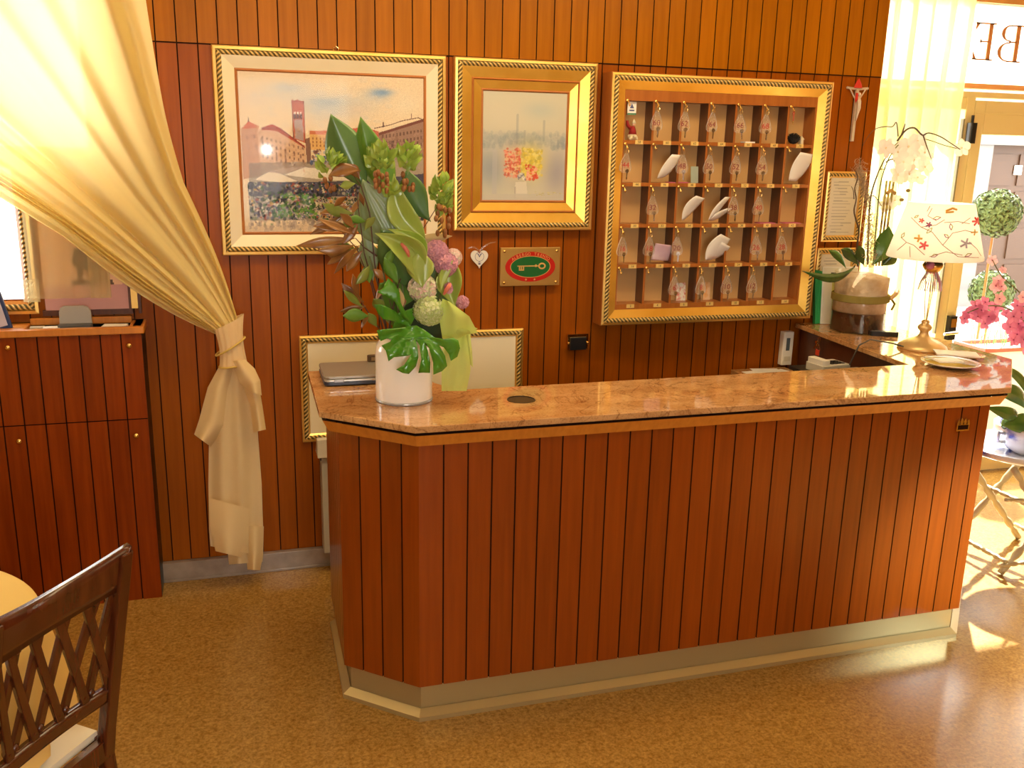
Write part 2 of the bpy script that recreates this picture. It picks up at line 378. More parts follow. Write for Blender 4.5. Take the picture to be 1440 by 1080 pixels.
# back wall: boards with a horizontal joint; daylight opening at the left
wx0, wx1, wz0, wz1 = -2.2, -.80, 1.27, 1.78
b = MB()
P0 = -.25-.0775*30
def start_for(xa): return (P0-xa) % .0775
planks(b, [(-3, WY), (wx0, WY)], .09, 3, .0775, start_for(-3), mi=3)
planks(b, [(wx0, WY), (wx1, WY)], .09, wz0, .0775, start_for(wx0), mi=3)
vx1, vz0, vz1 = -.50, 1.86, 2.90       # upper light above the print
planks(b, [(wx1, WY), (vx1, WY)], .09, vz0-.03, .0775, start_for(wx1), mi=3)
planks(b, [(wx0, WY), (wx1, WY)], wz1, vz0-.03, .0775, start_for(wx0), mi=3)
planks(b, [(vx1, WY), (WX, WY)], .09, 2.262, .0775, start_for(vx1), mi=3)
planks(b, [(vx1, WY-.003), (WX, WY-.003)], 2.267, 3, .0775, start_for(vx1))
b.box(wx0, vx1, WY, WY+.01, vz1, 3, 3)
b.box(vx1, WX, WY-.003, WY+.006, 2.262, 2.267, 1)
b.box(vx1, WX, WY+.007, WY+.12, 0, 3, 2); b.box(wx1, vx1, WY+.007, WY+.12, 0, vz0-.03, 2); b.box(-3, wx0, WY+.007, WY+.12, 0, 3, 2); b.box(wx0, wx1, WY+.007, WY+.12, 0, wz0, 2); b.box(wx0, wx1, WY+.007, WY+.12, wz1, vz0-.03, 2); b.box(wx0, vx1, WY+.011, WY+.12, vz1, 3, 2)
struct(b.build('wall_back', [wall_wood, groove, dark_wood, wall_wood_low]))
b = MB(); b.box(WX-.02, WX, WY+.007, FY+.03, 0, 3); struct(b.build('trim_1', wall_wood))
b = MB(); b.box(-.378, WX-.0, WY-.025, WY+.006, 0, .088); b.box(-.378, WX, WY-.032, WY-.025, 0, .012); struct(b.build('baseboard_back', base_m, bevel=.002))
# gilt framed daylight opening behind the curtain
w1 = MB(); frame_sweep(w1, wx0-.05, wx1+.045, wz0-.055, wz1+.05, [(0, .0, 0), (0, .02, 0), (.012, .022, 0)]+rope_prof(.014, .012, 1, .008)+[(.038, .012, 2), (.05, .0, 2), (.05, -.06, 2)], WY-.004)
f_ = struct(w1.build('window_1', [gold, rope, edge_wood]))
g = MB(); g.box(wx0, wx1, WY+.03, WY+.036, wz0, wz1); lab(g.build('pane', glass, f_), 'clear pane of the gilt framed opening')
b = MB(); b.box(-.42, -.34, WY+.13, 6.2, -.1, 4.5); struct(b.build('sun_blocker', creamw))  # unseen slab added to keep the sun out of the left window
w3 = MB(); frame_sweep(w3, wx0-.01, vx1+.01, vz0-.03, vz1+.01, [(0, 0, 0), (0, .012, 0), (.03, .012, 0), (.03, -.06, 0)], WY-.003); w3o = struct(w3.build('window_3', edge_wood))
g = MB(); g.box(wx0, vx1, WY+.03, WY+.036, vz0, vz1); g.build('pane', glass, w3o)
# facade: glass front with a door
def alu_box(mb, x0, x1, z0, z1, y0=FY-.03, y1=FY+.03, mi=0): mb.box(x0, x1, y0, y1, z0, z1, mi)
DX0, DX1 = 3.96, 4.95
b = MB(); alu_box(b, 3.07, 3.12, 0, 2.30); alu_box(b, 3.90, DX0-.003, 0, 2.225); alu_box(b, 3.07, 7, 2.215, 2.245); alu_box(b, 3.07, 3.9, 0, .12); alu_box(b, 5.0, 7, 0, .12); alu_box(b, 4.953, 5.0, 0, 2.225); alu_box(b, 6.2, 6.25, 0, 2.225); alu_box(b, 3.07, 3.9, 2.15, 2.215); alu_box(b, 5, 7, 2.15, 2.215)
w2 = struct(b.build('window_2', alu, bevel=.004))
g = MB(); g.box(3.12, 3.9, FY, FY+.006, .12, 2.15); g.box(5.0, 6.2, FY, FY+.006, .12, 2.15); g.box(6.25, 7, FY, FY+.006, .12, 2.15); g.build('pane', glass, w2)
b = MB(); alu_box(b, 3.07, 7, 2.70, 3.0, FY-.05, FY+.03); struct(b.build('trim_2', mat('orange_beam', (.55, .27, .07), .5)))
b = MB(); alu_box(b, 3.07, 7, 2.262, 2.288, FY-.04, FY+.03); struct(b.build('trim_3', mat('orange_rail', (.75, .38, .15), .5)))
b = MB(); alu_box(b, DX0, DX0+.07, .012, 2.20); alu_box(b, DX1-.07, DX1, .012, 2.20); alu_box(b, DX0+.07, DX1-.07, 2.02, 2.20); alu_box(b, DX0+.07, DX1-.07, .012, .10)
b.box(DX0+.01, DX1-.01, FY-.036, FY-.03, 2.13, 2.136)
dr = struct(b.build('door_1', alu, bevel=.004))
g = MB(); g.box(DX0+.07, DX1-.07, FY, FY+.006, .10, 2.02); g.build('pane', glass, dr)
g = MB(); g.box(DX0+.005, DX0+.055, FY-.06, FY-.03, .86, 1.0); g.box(DX0+.012, DX0+.048, FY-.065, FY-.06, .935, .985, 1); g.tube([(DX0+.03, FY-.06, .91), (DX0+.03, FY-.10, .91), (DX0-.06, FY-.10, .905)], .009, mi=2)
lab(g.build('door_lock', [black, brass, chrome], dr), 'black door lock with brass plate')
g = MB(); g.rbox(3.915, 3.955, FY-.075, FY-.03, 1.97, 2.08, .01); g.tube([(3.935, FY-.05, 1.95), (3.935, FY-.05, 2.12)], .008); lab(g.build('hinge', black, dr), 'black door hinge')
g = MB(); g.box(3.875, 3.885, FY-.05, FY-.03, .9, 2.1); g.build('seal', mat('grey_seal', (.2, .18, .12), .6), dr)
# back-lit white fascia glass with the reversed lettering
acr = cloth('white_sign_glass', (.96, .95, .92), .0, .8)
b = MB(); b.box(3.07, 7, FY-.004, FY+.004, 2.29, 2.70)
sg = tag(b.build('fascia_sign', acr), 'white backlit glass sign band above the door with reversed brown letters', 'sign')
def serif_stroke(mb, x0, x1, z0, z1, y): mb.box(x0, x1, y-.006, y, z0, z1)
let = MB(); ly = FY-.005
def letterE(x1, z0, z1, w_):       # reversed E: spine at right
    serif_stroke(let, x1-.045, x1-.02, z0, z1, ly)
    for z in (z0, z1-.008): serif_stroke(let, x1-w_, x1, z, z+.008, ly)
    serif_stroke(let, x1-w_*.72, x1-.04, (z0+z1)/2-.004, (z0+z1)/2+.004, ly)
    for z, s_ in ((z0, 1), (z1, -1)):
        let.add([(x1-w_, ly-.006, z), (x1-w_+.03, ly-.006, z), (x1-w_-.004, ly-.006, z+s_*.05)], [(0, 1, 2)])
    let.add([(x1-w_*.72, ly-.006, (z0+z1)/2-.022), (x1-w_*.72, ly-.006, (z0+z1)/2+.022), (x1-w_*.72+.014, ly-.006, (z0+z1)/2)], [(0, 2, 1)])
def letterB(x1, z0, z1, w_):
    serif_stroke(let, x1-.05, x1-.024, z0, z1, ly)
    for z in (z0, z1-.008): serif_stroke(let, x1-w_*.55, x1, z, z+.008, ly)
    zm = (z0+z1)/2+.008; serif_stroke(let, x1-w_*.55, x1-.04, zm-.004, zm+.004, ly)
    for za, zb, rx in ((z0, zm, w_*.5), (zm, z1, w_*.42)):
        cx, cz, rz = x1-w_*.5, (za+zb)/2, (zb-za)/2; n = 12; o = len(let.v)
        for i in range(n+1):
            t = PI/2+PI*i/n
            let.v += [Vector((cx+rx*math.cos(t), ly-.006, cz+rz*math.sin(t))), Vector((cx+max(rx-.026*abs(math.cos(t)), .0)*math.cos(t), ly-.006, cz+(rz-.008)*math.sin(t)))]
        for i in range(n): let.face((o+2*i, o+2*i+1, o+2*i+3, o+2*i+2))
letterE(4.045, 2.412, 2.605, .135); letterB(4.235, 2.409, 2.603, .165)
lab(let.build('lettering', mat('letter_brown', (.50, .20, .06), .5), sg), 'reversed brown serif letters E and B')
# ------------------------------------------------------------------ outdoors
b = MB(); b.box(-4, 40, FY+.05, 30, -.12, -.02); struct(b.build('ground', mat('pale_paving', (.62, .58, .52), .8, noise=((.7, .66, .6), 3, (1, 1, 1), .3, .7))))
fac = thing('opposite_building', 'pale stone building across the street with a brown panelled doorway', 'building', (8, 10.0, 0))
stone = mat('pale_stone', (.15, .15, .15), .8, noise=((.20, .20, .19), 2, (1, 1, 3), .3, .7))
b = MB(); b.box(0, 9.3, 10.0, 10.3, -.05, 5.2); b.box(11.6, 18, 10.0, 10.3, -.05, 5.2); b.box(9.3, 11.6, 10.0, 10.3, 2.05, 5.2); b.box(9.05, 9.3, 9.9, 10.0, -.05, 2.3); b.box(9.05, 11.8, 9.88, 10.0, 2.05, 2.3)
b.build('stone_wall', stone, fac)
b = MB(); b.box(9.3, 11.6, 10.12, 10.18, -.05, 2.05)
for i in range(4):
    for j in range(4): b.box(9.38+i*.56, 9.84+i*.56, 10.10, 10.12, .1+j*.48, .5+j*.48)
dd = b.build('wooden_doorway', mat('brown_doorway', (.06, .028, .014), .5), fac)
b = MB(); b.box(9.86, 9.98, 10.085, 10.098, 1.68, 1.80); lab(b.build('notice', paper, dd), 'white paper notice')
leafball = mat('box_leaf', (.06, .11, .03), .6, noise=((.12, .18, .05), 30, (1, 1, 1), .3, .7))
def topiary(x, y, z, r, label):
    t = thing('topiary', label, 'potted plant', (x, y, -.02), 'clipped topiary balls outside the door')
    m_ = MB(); ph = [(rng.normal(size=3)) for _ in range(1400)]
    for q in ph:
        n_ = Vector(q).normalized(); c = Vector((x, y, z))+n_*r*rng.uniform(.82, 1.04); a = n_.orthogonal().normalized()*.022; q2 = n_.cross(a)*.5
        a = Matrix.Rotation(rng.uniform(0, 6), 3, n_) @ a; q2 = n_.cross(a)*.5
        m_.add([c-a, c-q2+n_*.006, c+a, c+q2+n_*.006], [(0, 1, 2, 3)])
    m_.ball((x, y, z), r*.82, 14, rings=10); m_.build('foliage', leafball, t)
    k = MB(); k.tube([(x, y, .3), (x, y, z-r*.7)], .009); k.build('trunk', mid_wood, t)
    k = MB(); k.lathe([(.10, 0), (.15, .30), (.165, .30), (.165, .33), (.14, .33), (.13, .29), (.0, .28)], (x, y, -.02), 20); k.build('pot', mat('terracotta', (.55, .25, .12), .7), t)
topiary(5.03, 5.25, 1.526, .16, 'upper clipped green topiary ball seen through the door glass')
topiary(5.58, 5.75, .896, .16, 'lower clipped green topiary ball behind the pink orchid')
pl = thing('window_planter', 'low planter with a red rim and wispy green plants outside the glass', 'planter', (4.95, 4.85, -.02))
b = MB(); b.box(4.60, 5.6, 4.72, 4.98, -.02, .68); b.build('trough', mat('white_trough', (.8, .8, .76), .6), pl)
b = MB(); b.box(4.59, 5.61, 4.71, 4.73, .68, .705); b.box(4.59, 5.61, 4.97, 4.99, .68, .705); b.box(4.59, 4.61, 4.73, 4.97, .68, .705); lab(b.build('rim', mat('red_rim', (.7, .1, .06), .5), pl), 'red rim')
b = MB()
for i in range(70):
    x = rng.uniform(4.62, 5.5); y = rng.uniform(4.76, 4.94); h = rng.uniform(.08, .28); dx, dy = rng.uniform(-.08, .08, 2)
    b.tube([(x, y, .6), (x+dx*.4, y+dy*.4, .68+h*.5), (x+dx, y+dy, .68+h)], [.004, .003, .001], 4)
o = b.build('grassy_plants', mat('grass_leaf', (.10, .28, .08), .6), pl)
# ================================================================== RECEPTION COUNTER
TOP = 1.065
ZM = 1.043; ZF = .992
outer = [(.502, 2.675), (2.768, 2.688), (3.168, 3.098), (3.16, 4.02), (2.705, 4.02), (2.640, 3.10), (.735, 3.085), (.672, 3.20), (.665, 3.455), (.244, 3.465), (.236, 2.914)]
hole = [(.913+.047*math.cos(2*PI*k/24), 2.91+.047*math.sin(2*PI*k/24)) for k in range(24)][::-1]
b = MB(); b.prism(outer, ZM, TOP, 0, holes=[hole])
wt = tag(b.build('granite_worktop', granite, bevel=.003), 'polished pinkish tan granite top of the reception counter with a round hole', 'countertop')
k = MB(); k.lathe([(.049, -.001), (.049, .0012), (.0455, .0012), (.0455, -.05), (.001, -.052)], (.913, 2.91, TOP), 28); lab(k.build('cable_hole_liner', mat('dark_liner', (.03, .015, .006), .4), wt), 'dark liner of the round hole')
rc = thing('reception_counter', 'long wood-planked reception counter with chamfered ends on a metal plinth', 'reception desk', (1.6, 2.9, 0))
def inset_path(pts, d):     # open path, inward = left of travel
    out = []
    for i, p in enumerate(pts):
        p = Vector(p); ns = []
        if i > 0: e = (p-Vector(pts[i-1])).normalized(); ns.append(Vector((-e.y, e.x)))
        if i < len(pts)-1: e = (Vector(pts[i+1])-p).normalized(); ns.append(Vector((-e.y, e.x)))
        n = sum(ns, Vector((0, 0))).normalized(); out.append(tuple(p+n*d/max(n.dot(ns[0]), .3)))
    return out
edge = [(.244, 3.465), (.236, 2.914), (.502, 2.675), (2.768, 2.688), (3.168, 3.098), (3.16, 4.02)]
fa, fb, fc = inset_path(edge, .010), inset_path(edge, .030), inset_path(edge, .060)
b = MB()
for z0, z1, pa, pb in ((ZF, ZM-.011, fb, fa), (ZF, ZF, fc, fb)):
    o = len(b.v)
    for p, q in zip(pa, pb): b.v += [Vector((*p, z0)), Vector((*q, z1))]
    for i in range(len(pa)-1): b.face((o+2*i, o+2*i+2, o+2*i+3, o+2*i+1))
fs = b.build('fascia', edge_wood, rc); lab(fs, 'lighter orange wood edge band under the stone top')
fe = inset_path(edge, .022); b = MB(); o = 0
for p in fe: b.v += [Vector((*p, ZM-.013)), Vector((*p, ZM))]
for i in range(len(fe)-1): b.face((2*i, 2*i+2, 2*i+3, 2*i+1))
b.build('shadow_gap', groove, rc)
pp = inset_path(edge, .062); PZ = .128
b = MB(); planks(b, pp, PZ, ZF, .0803, .0, .005, .006); b.build('plank_cladding', [desk_wood, groove], rc)
# solid carcass just behind the boards
ci = inset_path(edge, .075)
carc = [ci[0], ci[1], ci[2], ci[3], ci[4], ci[5], (2.74, 4.02), (2.68, 3.06), (.72, 3.05), (.62, 3.20), (.62, 3.40)]
b = MB(); b.prism(carc, .128, ZM-.002); lab(b.build('carcass', dark_wood, rc), 'dark staff side of the counter')
kp = inset_path(edge, .085)
b = MB(); kin = inset_path(edge, .11); b.prism(list(kp)+[(2.74, 4.02), (2.66, 3.04), (.74, 3.03), (.64, 3.2), (.64, 3.38)], 0, .128)
lab(b.build('plinth', steel, rc), 'brushed metal plinth')
ra, rb_ = inset_path(edge, .055), inset_path(edge, .082); b = MB(); o = 0
for p, q in zip(ra, rb_): b.v += [Vector((*p, 0)), Vector((*p, .016)), Vector((*q, .034)), Vector((*q, 0))]
for i in range(len(ra)-1):
    for k in range(3): b.face((4*i+k, 4*i+4+k, 4*i+5+k, 4*i+1+k))
b.build('plinth_rim', steel, rc)
# small gilt emblem near the right end
b = MB(); c = atY(1354, 597, 2.744); s_ = .029
tf = wall_tf(c.x, 2.744, c.z)
b.prism([(-s_, -s_*.85), (s_, -s_*.85), (s_, .2*s_), (.8*s_, .75*s_), (.5*s_, .35*s_), (.3*s_, .95*s_), (0, .4*s_), (-.3*s_, .95*s_), (-.5*s_, .35*s_), (-.8*s_, .75*s_), (-s_, .2*s_)], 0, .003, 0, tf=tf)
b.prism([(-s_*.8, -s_*.65), (s_*.8, -s_*.65), (s_*.8, -.05*s_), (-s_*.8, -.05*s_)], .003, .0036, 1, tf=tf)
for i in (-1, 0, 1): b.prism([(i*.55*s_-.0022, .05*s_), (i*.55*s_+.0022, .05*s_), (i*.55*s_, .45*s_)], .003, .0036, 1, tf=tf)
lab(b.build('emblem', [brass, groove], rc), 'small brass badge with three pointed arches')
# low staff desk against the wall behind the counter
sd = thing('staff_desk', 'low stone topped staff desk against the wall behind the counter', 'desk', (2.5, 3.85, 0))
b = MB(); b.box(2.36, 2.665, 3.72, 4.02, .815, .84); b.build('desktop', granite, sd, bevel=.002)
b = MB(); b.box(2.38, 2.66, 3.75, 4.02, .0, .815); b.build('body', dark_wood, sd)
b = MB()
for i, (x, y, r_) in enumerate(((2.46, 3.92, .1), (2.52, 3.95, -.2), (2.56, 3.90, .3))):
    b.box(-.07, .07, -.05, .05, .8405+i*.001, .8412+i*.001, 0, Matrix.Translation((x, y, 0)) @ Matrix.Rotation(r_, 4, 'Z'))
tag(b.build('loose_papers', paper), 'white loose papers lying on the low staff desk', 'papers')
# ================================================================== PICTURES
def px_rect(l, r, t, btm, y):      # average the corner rays into an upright rectangle on plane y
    a, c = atY(l[0], l[1], y), atY(r[0], r[1], y); return a.x, c.x, atY(t[0], t[1], y).z, atY(btm[0], btm[1], y).z
# market square watercolour
x0, x1 = -.045, .895; z0, z1 = 1.438, 2.262; PY = 4.045
p1 = thing('framed_painting', 'large gilt framed watercolour of a market square with a brick tower', 'painting', ((x0+x1)/2, PY, z0))
b = MB(); frame_sweep(b, x0, x1, z0, z1, [(0, 0, 0), (0, .026, 0), (.004, .032, 0), (.015, .033, 0)]+rope_prof(.016, .009, 1, .026)+[(.036, .028, 2), (.083, .012, 3), (.090, .016, 3), (.096, .008, 3)], PY)
b.build('frame', [gold, rope, palegold, line], p1)
q = Paint(165, 168, 1018, 940, 300, 270, (.90, .83, .72))
for x, y, rx, ry, c, a in ((400, 260, 150, 60, (.80, .80, .80), .7), (560, 330, 130, 60, (.72, .76, .80), .8), (800, 255, 60, 30, (.60, .70, .82), .8), (700, 300, 120, 60, (.78, .80, .80), .6), (250, 300, 80, 40, (.84, .80, .76), .6), (930, 300, 80, 60, (.90, .86, .78), .8)): q.blob(x, y, rx, ry, c, a)
q.dabs(120, 200, 900, 190, 420, [(.86, .84, .80), (.78, .80, .82), (.93, .87, .78)], (8, 28), .18, .5)
bc = [(.80, .62, .48), (.74, .55, .44), (.86, .70, .56)]
q.poly([(170, 440), (205, 405), (250, 420), (255, 660), (170, 680)], (.78, .60, .48)); q.poly([(180, 440), (205, 400), (250, 430)], (.78, .42, .28))
q.poly([(245, 440), (330, 430), (455, 520), (460, 640), (250, 650)], (.84, .70, .58)); q.poly([(262, 432), (310, 412), (345, 430), (455, 515), (455, 525), (330, 445), (262, 442)], (.70, .33, .25))
q.poly([(402, 300), (455, 300), (458, 500), (404, 480)], (.74, .42, .34)); q.poly([(398, 306), (405, 292), (413, 303), (428, 290), (442, 303), (455, 296), (456, 312), (398, 312)], (.66, .34, .28))
q.poly([(410, 390), (447, 388), (450, 490), (412, 478)], (.68, .60, .60))
for x in (408, 422, 436): q.poly([(x, 360), (x+10, 360), (x+10, 385), (x, 385)], (.35, .25, .25)); q.poly([(x+1, 352), (x+9, 352), (x+9, 362), (x+1, 362)], (.92, .86, .8))
q.poly([(458, 480), (480, 470), (482, 600), (460, 600)], (.55, .42, .38))
q.poly([(478, 455), (640, 450), (650, 530), (480, 530)], (.88, .72, .48)); q.poly([(478, 440), (640, 435), (640, 452), (478, 458)], (.80, .50, .36))
for r_ in range(3):
    for x in range(488, 640, 17): q.poly([(x, 470+r_*18), (x+7, 470+r_*18), (x+7, 482+r_*18), (x, 482+r_*18)], (.58, .38, .28), .8)
q.poly([(800, 440), (1018, 370), (1018, 560), (800, 540)], (.62, .50, .44)); q.poly([(790, 445), (1018, 365), (1018, 380), (800, 455)], (.48, .30, .26)); q.poly([(640, 430), (730, 415), (800, 435), (800, 470), (640, 470)], (.78, .40, .32))
q.lines([(780, 420), (860, 400), (910, 380), (990, 362), (1015, 372)], (.35, .22, .2), 2)
for x in range(830, 1010, 30): q.poly([(x, 480), (x+9, 478), (x+9, 510), (x, 512)], (.36, .27, .25), .7)
for x, y in ((255, 480), (285, 500), (320, 520), (360, 535), (400, 545), (430, 555), (190, 470), (225, 465), (195, 520), (230, 515), (280, 550), (320, 560), (360, 575)): q.poly([(x, y), (x+9, y), (x+9, y+18), (x, y+18)], (.52, .38, .34), .6)
q.lines([(205, 405), (206, 385)], (.3, .2, .2), 2); q.lines([(957, 345), (957, 368)], (.3, .2, .2), 2); q.lines([(822, 390), (822, 412)], (.3, .2, .2), 2)
q.poly([(200, 600), (460, 590), (1018, 540), (1018, 880), (190, 880)], (.50, .47, .45), .6)
q.poly([(215, 680), (300, 632), (420, 685), (330, 692)], (.90, .86, .80)); q.poly([(350, 655), (450, 615), (640, 628), (720, 680), (560, 680)], (.88, .85, .80)); q.poly([(250, 640), (380, 620), (460, 612), (350, 650)], (.72, .64, .60), .8)
q.poly([(190, 690), (420, 690), (720, 680), (1018, 640), (1018, 760), (190, 760)], (.22, .22, .32), .75)
dk = [(.10, .10, .18), (.16, .18, .20), (.28, .34, .22), (.24, .40, .20), (.75, .72, .62), (.88, .84, .74), (.62, .30, .26), (.80, .62, .30), (.35, .36, .48), (.14, .20, .14), (.55, .52, .46), (.30, .26, .36)]
q.dabs(1100, 190, 1015, 695, 880, dk, (2.5, 9), .75)
q.dabs(120, 480, 640, 530, 600, [(.3, .36, .55), (.8, .8, .84), (.45, .3, .3), (.6, .66, .8)], (3, 7), .7)
q.dabs(160, 190, 1010, 850, 915, dk, (2, 7), .4); q.dabs(90, 300, 500, 750, 870, [(.30, .50, .18), (.40, .60, .2), (.2, .36, .15)], (4, 12), .7)
q.poly([(165, 905), (1018, 895), (1018, 940), (165, 940)], (.84, .76, .66), .75); q.dabs(120, 190, 700, 860, 935, [(.80, .72, .62), (.55, .50, .50), (.68, .62, .6)], (3, 10), .4, 1.6)
wn = (.42, .30, .28)
for r_ in range(4):
    for x in range(262, 455, 20):
        y = 470+r_*30+(x-262)*.28
        if y < 600: q.poly([(x, y), (x+6, y+1), (x+6, y+13), (x, y+12)], wn, .65)
for r_ in range(3):
    for x in range(815, 1012, 17): q.poly([(x, 452+r_*34-(x-815)*.18), (x+6, 452+r_*34-(x-815)*.18), (x+6, 468+r_*34-(x-815)*.18), (x, 468+r_*34-(x-815)*.18)], (.34, .25, .22), .6)
q.dabs(260, 175, 460, 420, 640, [(.90, .78, .64), (.62, .46, .38), (.74, .58, .50), (.84, .66, .50)], (2, 7), .28); q.dabs(200, 650, 1015, 430, 620, [(.74, .60, .52), (.46, .34, .30), (.60, .50, .46)], (2, 8), .28)
q.lines([(262, 434), (345, 432), (455, 522)], (.40, .22, .18), 1.6, .7); q.lines([(402, 300), (404, 480)], (.45, .25, .2), 1.6, .7); q.lines([(455, 300), (458, 500)], (.45, .25, .2), 1.6, .7); q.lines([(215, 682), (300, 632), (420, 686)], (.55, .5, .5), 1.6, .6); q.lines([(350, 656), (450, 616), (640, 628)], (.55, .5, .5), 1.6, .6)
q.dabs(700, 190, 1015, 690, 870, [(.07, .07, .14), (.10, .12, .10), (.80, .76, .66), (.16, .14, .24), (.40, .42, .50), (.66, .34, .26)], (1.8, 4.5), .85)
q.blob(820, 245, 45, 16, (.48, .62, .80), .8); q.blob(560, 300, 90, 22, (.62, .70, .78), .6); q.blob(380, 240, 70, 18, (.70, .74, .78), .6); q.blob(700, 330, 60, 30, (.86, .80, .74), .5)
q.a *= 1+rng.normal(size=q.a.shape[:2])[..., None]*.025
canvas('picture', x0+.092, x1-.092, z0+.092, z1-.092, PY-.010, q.a, p1)
g = MB(); g.box(x0+.09, x1-.09, PY-.0125, PY-.0118, z0+.09, z1-.09); lab(g.build('picture_pane', pic_glass, p1), 'clear glass over the watercolour')
b = MB(); b.tube([(.43, PY-.004, z1-.01), (.43, PY-.008, z1+.010), (.44, PY-.008, z1+.018), (.45, PY-.008, z1+.010), (.45, PY-.004, z1-.01)], .0022, 6); b.build('hanging_ring', brass, p1)
# flower vase painting
x0, x1 = .930, 1.578; z0, z1 = 1.535, 2.262
p2 = thing('framed_painting', 'gilt framed misty still life of pink and yellow flowers in a vase', 'painting', ((x0+x1)/2, PY, z0))
b = MB(); frame_sweep(b, x0, x1, z0, z1, [(0, 0, 0), (0, .026, 0), (.004, .032, 0), (.014, .033, 0)]+rope_prof(.015, .009, 1, .026)+[(.035, .028, 2), (.078, .018, 3), (.084, .026, 3), (.088, .020, 2), (.122, .012, 3), (.128, .016, 3), (.134, .006, 3)], PY)
b.build('frame', [gold, rope, deepgold, line], p2)
q = Paint(243, 250, 700, 868, 180, 240, (.80, .79, .72))
q.blob(360, 380, 160, 110, (.82, .80, .73), .8); q.blob(550, 350, 90, 50, (.70, .75, .74), .6); q.blob(290, 680, 90, 130, (.56, .60, .66), .75); q.blob(650, 700, 80, 140, (.60, .59, .66), .7); q.blob(450, 520, 240, 40, (.62, .66, .68), .6); q.blob(450, 780, 60, 40, (.66, .66, .68), .5)
q.dabs(200, 243, 700, 480, 560, [(.52, .58, .62), (.72, .72, .7), (.60, .62, .64)], (6, 16), .2, 1.3)
for x, y0_, y1_ in ((430, 380, 540), (575, 410, 520), (470, 470, 540), (655, 520, 560)): q.lines([(x, y0_), (x, y1_)], (.55, .58, .60), 6, .35)
q.poly([(300, 580), (325, 580), (325, 830), (300, 830)], (.72, .72, .74), .5); q.poly([(243, 570), (320, 570), (320, 590), (243, 590)], (.74, .74, .74), .4)
q.blob(505, 640, 75, 95, (.84, .76, .34), .9); q.blob(410, 640, 55, 85, (.82, .62, .50), .7)
q.dabs(260, 430, 570, 570, 720, [(.88, .80, .36), (.80, .72, .30), (.90, .86, .55), (.72, .68, .36)], (4, 10), .6); q.dabs(190, 365, 450, 570, 730, [(.84, .42, .36), (.90, .60, .52), (.76, .36, .30), (.88, .76, .60)], (4, 9), .6)
q.dabs(50, 480, 545, 660, 745, [(.86, .40, .30), (.92, .70, .60), (.80, .30, .22)], (4, 10), .7); q.dabs(20, 440, 480, 700, 745, [(.9, .88, .84), (.5, .5, .55)], (4, 10), .7)
q.poly([(425, 760), (485, 755), (490, 800), (494, 850), (420, 850), (424, 800)], (.85, .83, .78), .9); q.lines([(425, 790), (425, 850)], (.6, .58, .56), 4, .5)
q.poly([(243, 832), (700, 822), (700, 868), (243, 868)], (.76, .75, .72), .8); q.dabs(30, 500, 690, 815, 835, [(.72, .70, .42), (.8, .78, .6)], (3, 10), .5, .4)
canvas('picture', x0+.130, x1-.130, z0+.130, z1-.130, PY-.008, q.a, p2)
# low empty gilt frame
x0, x1 = .252, 1.268; z0, z1 = .605, 1.085
p3 = thing('framed_board', 'narrow gilt framed blank cream board hanging low behind the counter', 'picture frame', ((x0+x1)/2, PY, z0))
b = MB(); frame_sweep(b, x0, x1, z0, z1, [(0, 0, 0), (0, .016, 0), (.008, .02, 0)]+rope_prof(.009, .009, 1, .012)+[(.028, .014, 0), (.040, .004, 0)], PY)
b.build('frame', [gold, rope], p3); b = MB(); b.box(x0+.035, x1-.035, PY-.008, PY-.004, z0+.035, z1-.035); b.build('board', cream, p3)
# document frames at right
def doc(x0, x1, z0, z1, label):
    t = thing('framed_document', label, 'framed document', ((x0+x1)/2, PY, z0))
    b = MB(); frame_sweep(b, x0, x1, z0, z1, [(0, 0, 0), (0, .016, 0), (.007, .02, 0)]+rope_prof(.008, .0075, 1, .012)+[(.024, .014, 0), (.032, .004, 0)], PY)
    b.build('frame', [gold, rope], t)
    q = Paint(0, 0, 100, 150, 60, 90, (.86, .83, .76))
    for y in range(12, 142, 8): q.lines([(10+rng.uniform(0, 8), y), (70+rng.uniform(-20, 22), y+rng.uniform(-1, 1))], (.60, .58, .55), 1.1, .55)
    canvas('document', x0+.028, x1-.028, z0+.028, z1-.028, PY-.006, q.a, t)
doc(2.812, 3.035, 1.472, 1.815, 'gilt framed written document on the wall right of the key rack')
doc(2.80, 3.035, 1.10, 1.44, 'gilt framed document lower on the wall behind the glass orchid vase')
# ================================================================== KEY RACK
RY = 3.945
x0, x1, z0, z1 = 1.610, 2.728, 1.104, 2.224
rk = thing('key_rack', 'gilt framed wooden pigeonhole key rack with five rows of seven compartments', 'key rack', ((x0+x1)/2, 4.045, z0))
FRM = [(0, -.09, 3), (0, .010, 3), (.003, .014, 0), (.012, .018, 0)]+rope_prof(.013, .0095, 1, .012)+[(.034, .016, 2), (.071, .002, 2), (.071, -.02, 2)]
b = MB(); frame_sweep(b, x0, x1, z0, z1, FRM, RY); b.build('frame', [gold, rope, deepgold, mid_wood], rk)
ix0, ix1, iz0, iz1 = 1.688, 2.648, 1.183, 2.145; NC, NR = 7, 5
cw = (ix1-ix0)/NC; SH = [iz0+.008+i*(iz1-.030-iz0-.008)/NR for i in range(NR+1)]
b = MB(); b.box(x0+.05, x1-.05, 4.030, 4.040, z0+.05, z1-.05); lab(b.build('back_board', mat('tan_board', (.64, .38, .14), .5), rk), 'light tan back board')
b = MB(); b.box(ix0-.012, ix0, RY, 4.03, iz0-.02, iz1+.02); b.box(ix1, ix1+.012, RY, 4.03, iz0-.02, iz1+.02); b.box(ix0, ix1, RY, 4.03, SH[-1]+.010, iz1+.01); b.box(ix0, ix1, RY, 4.03, iz0-.02, SH[0]-.008)
b.build('casing', mid_wood, rk)
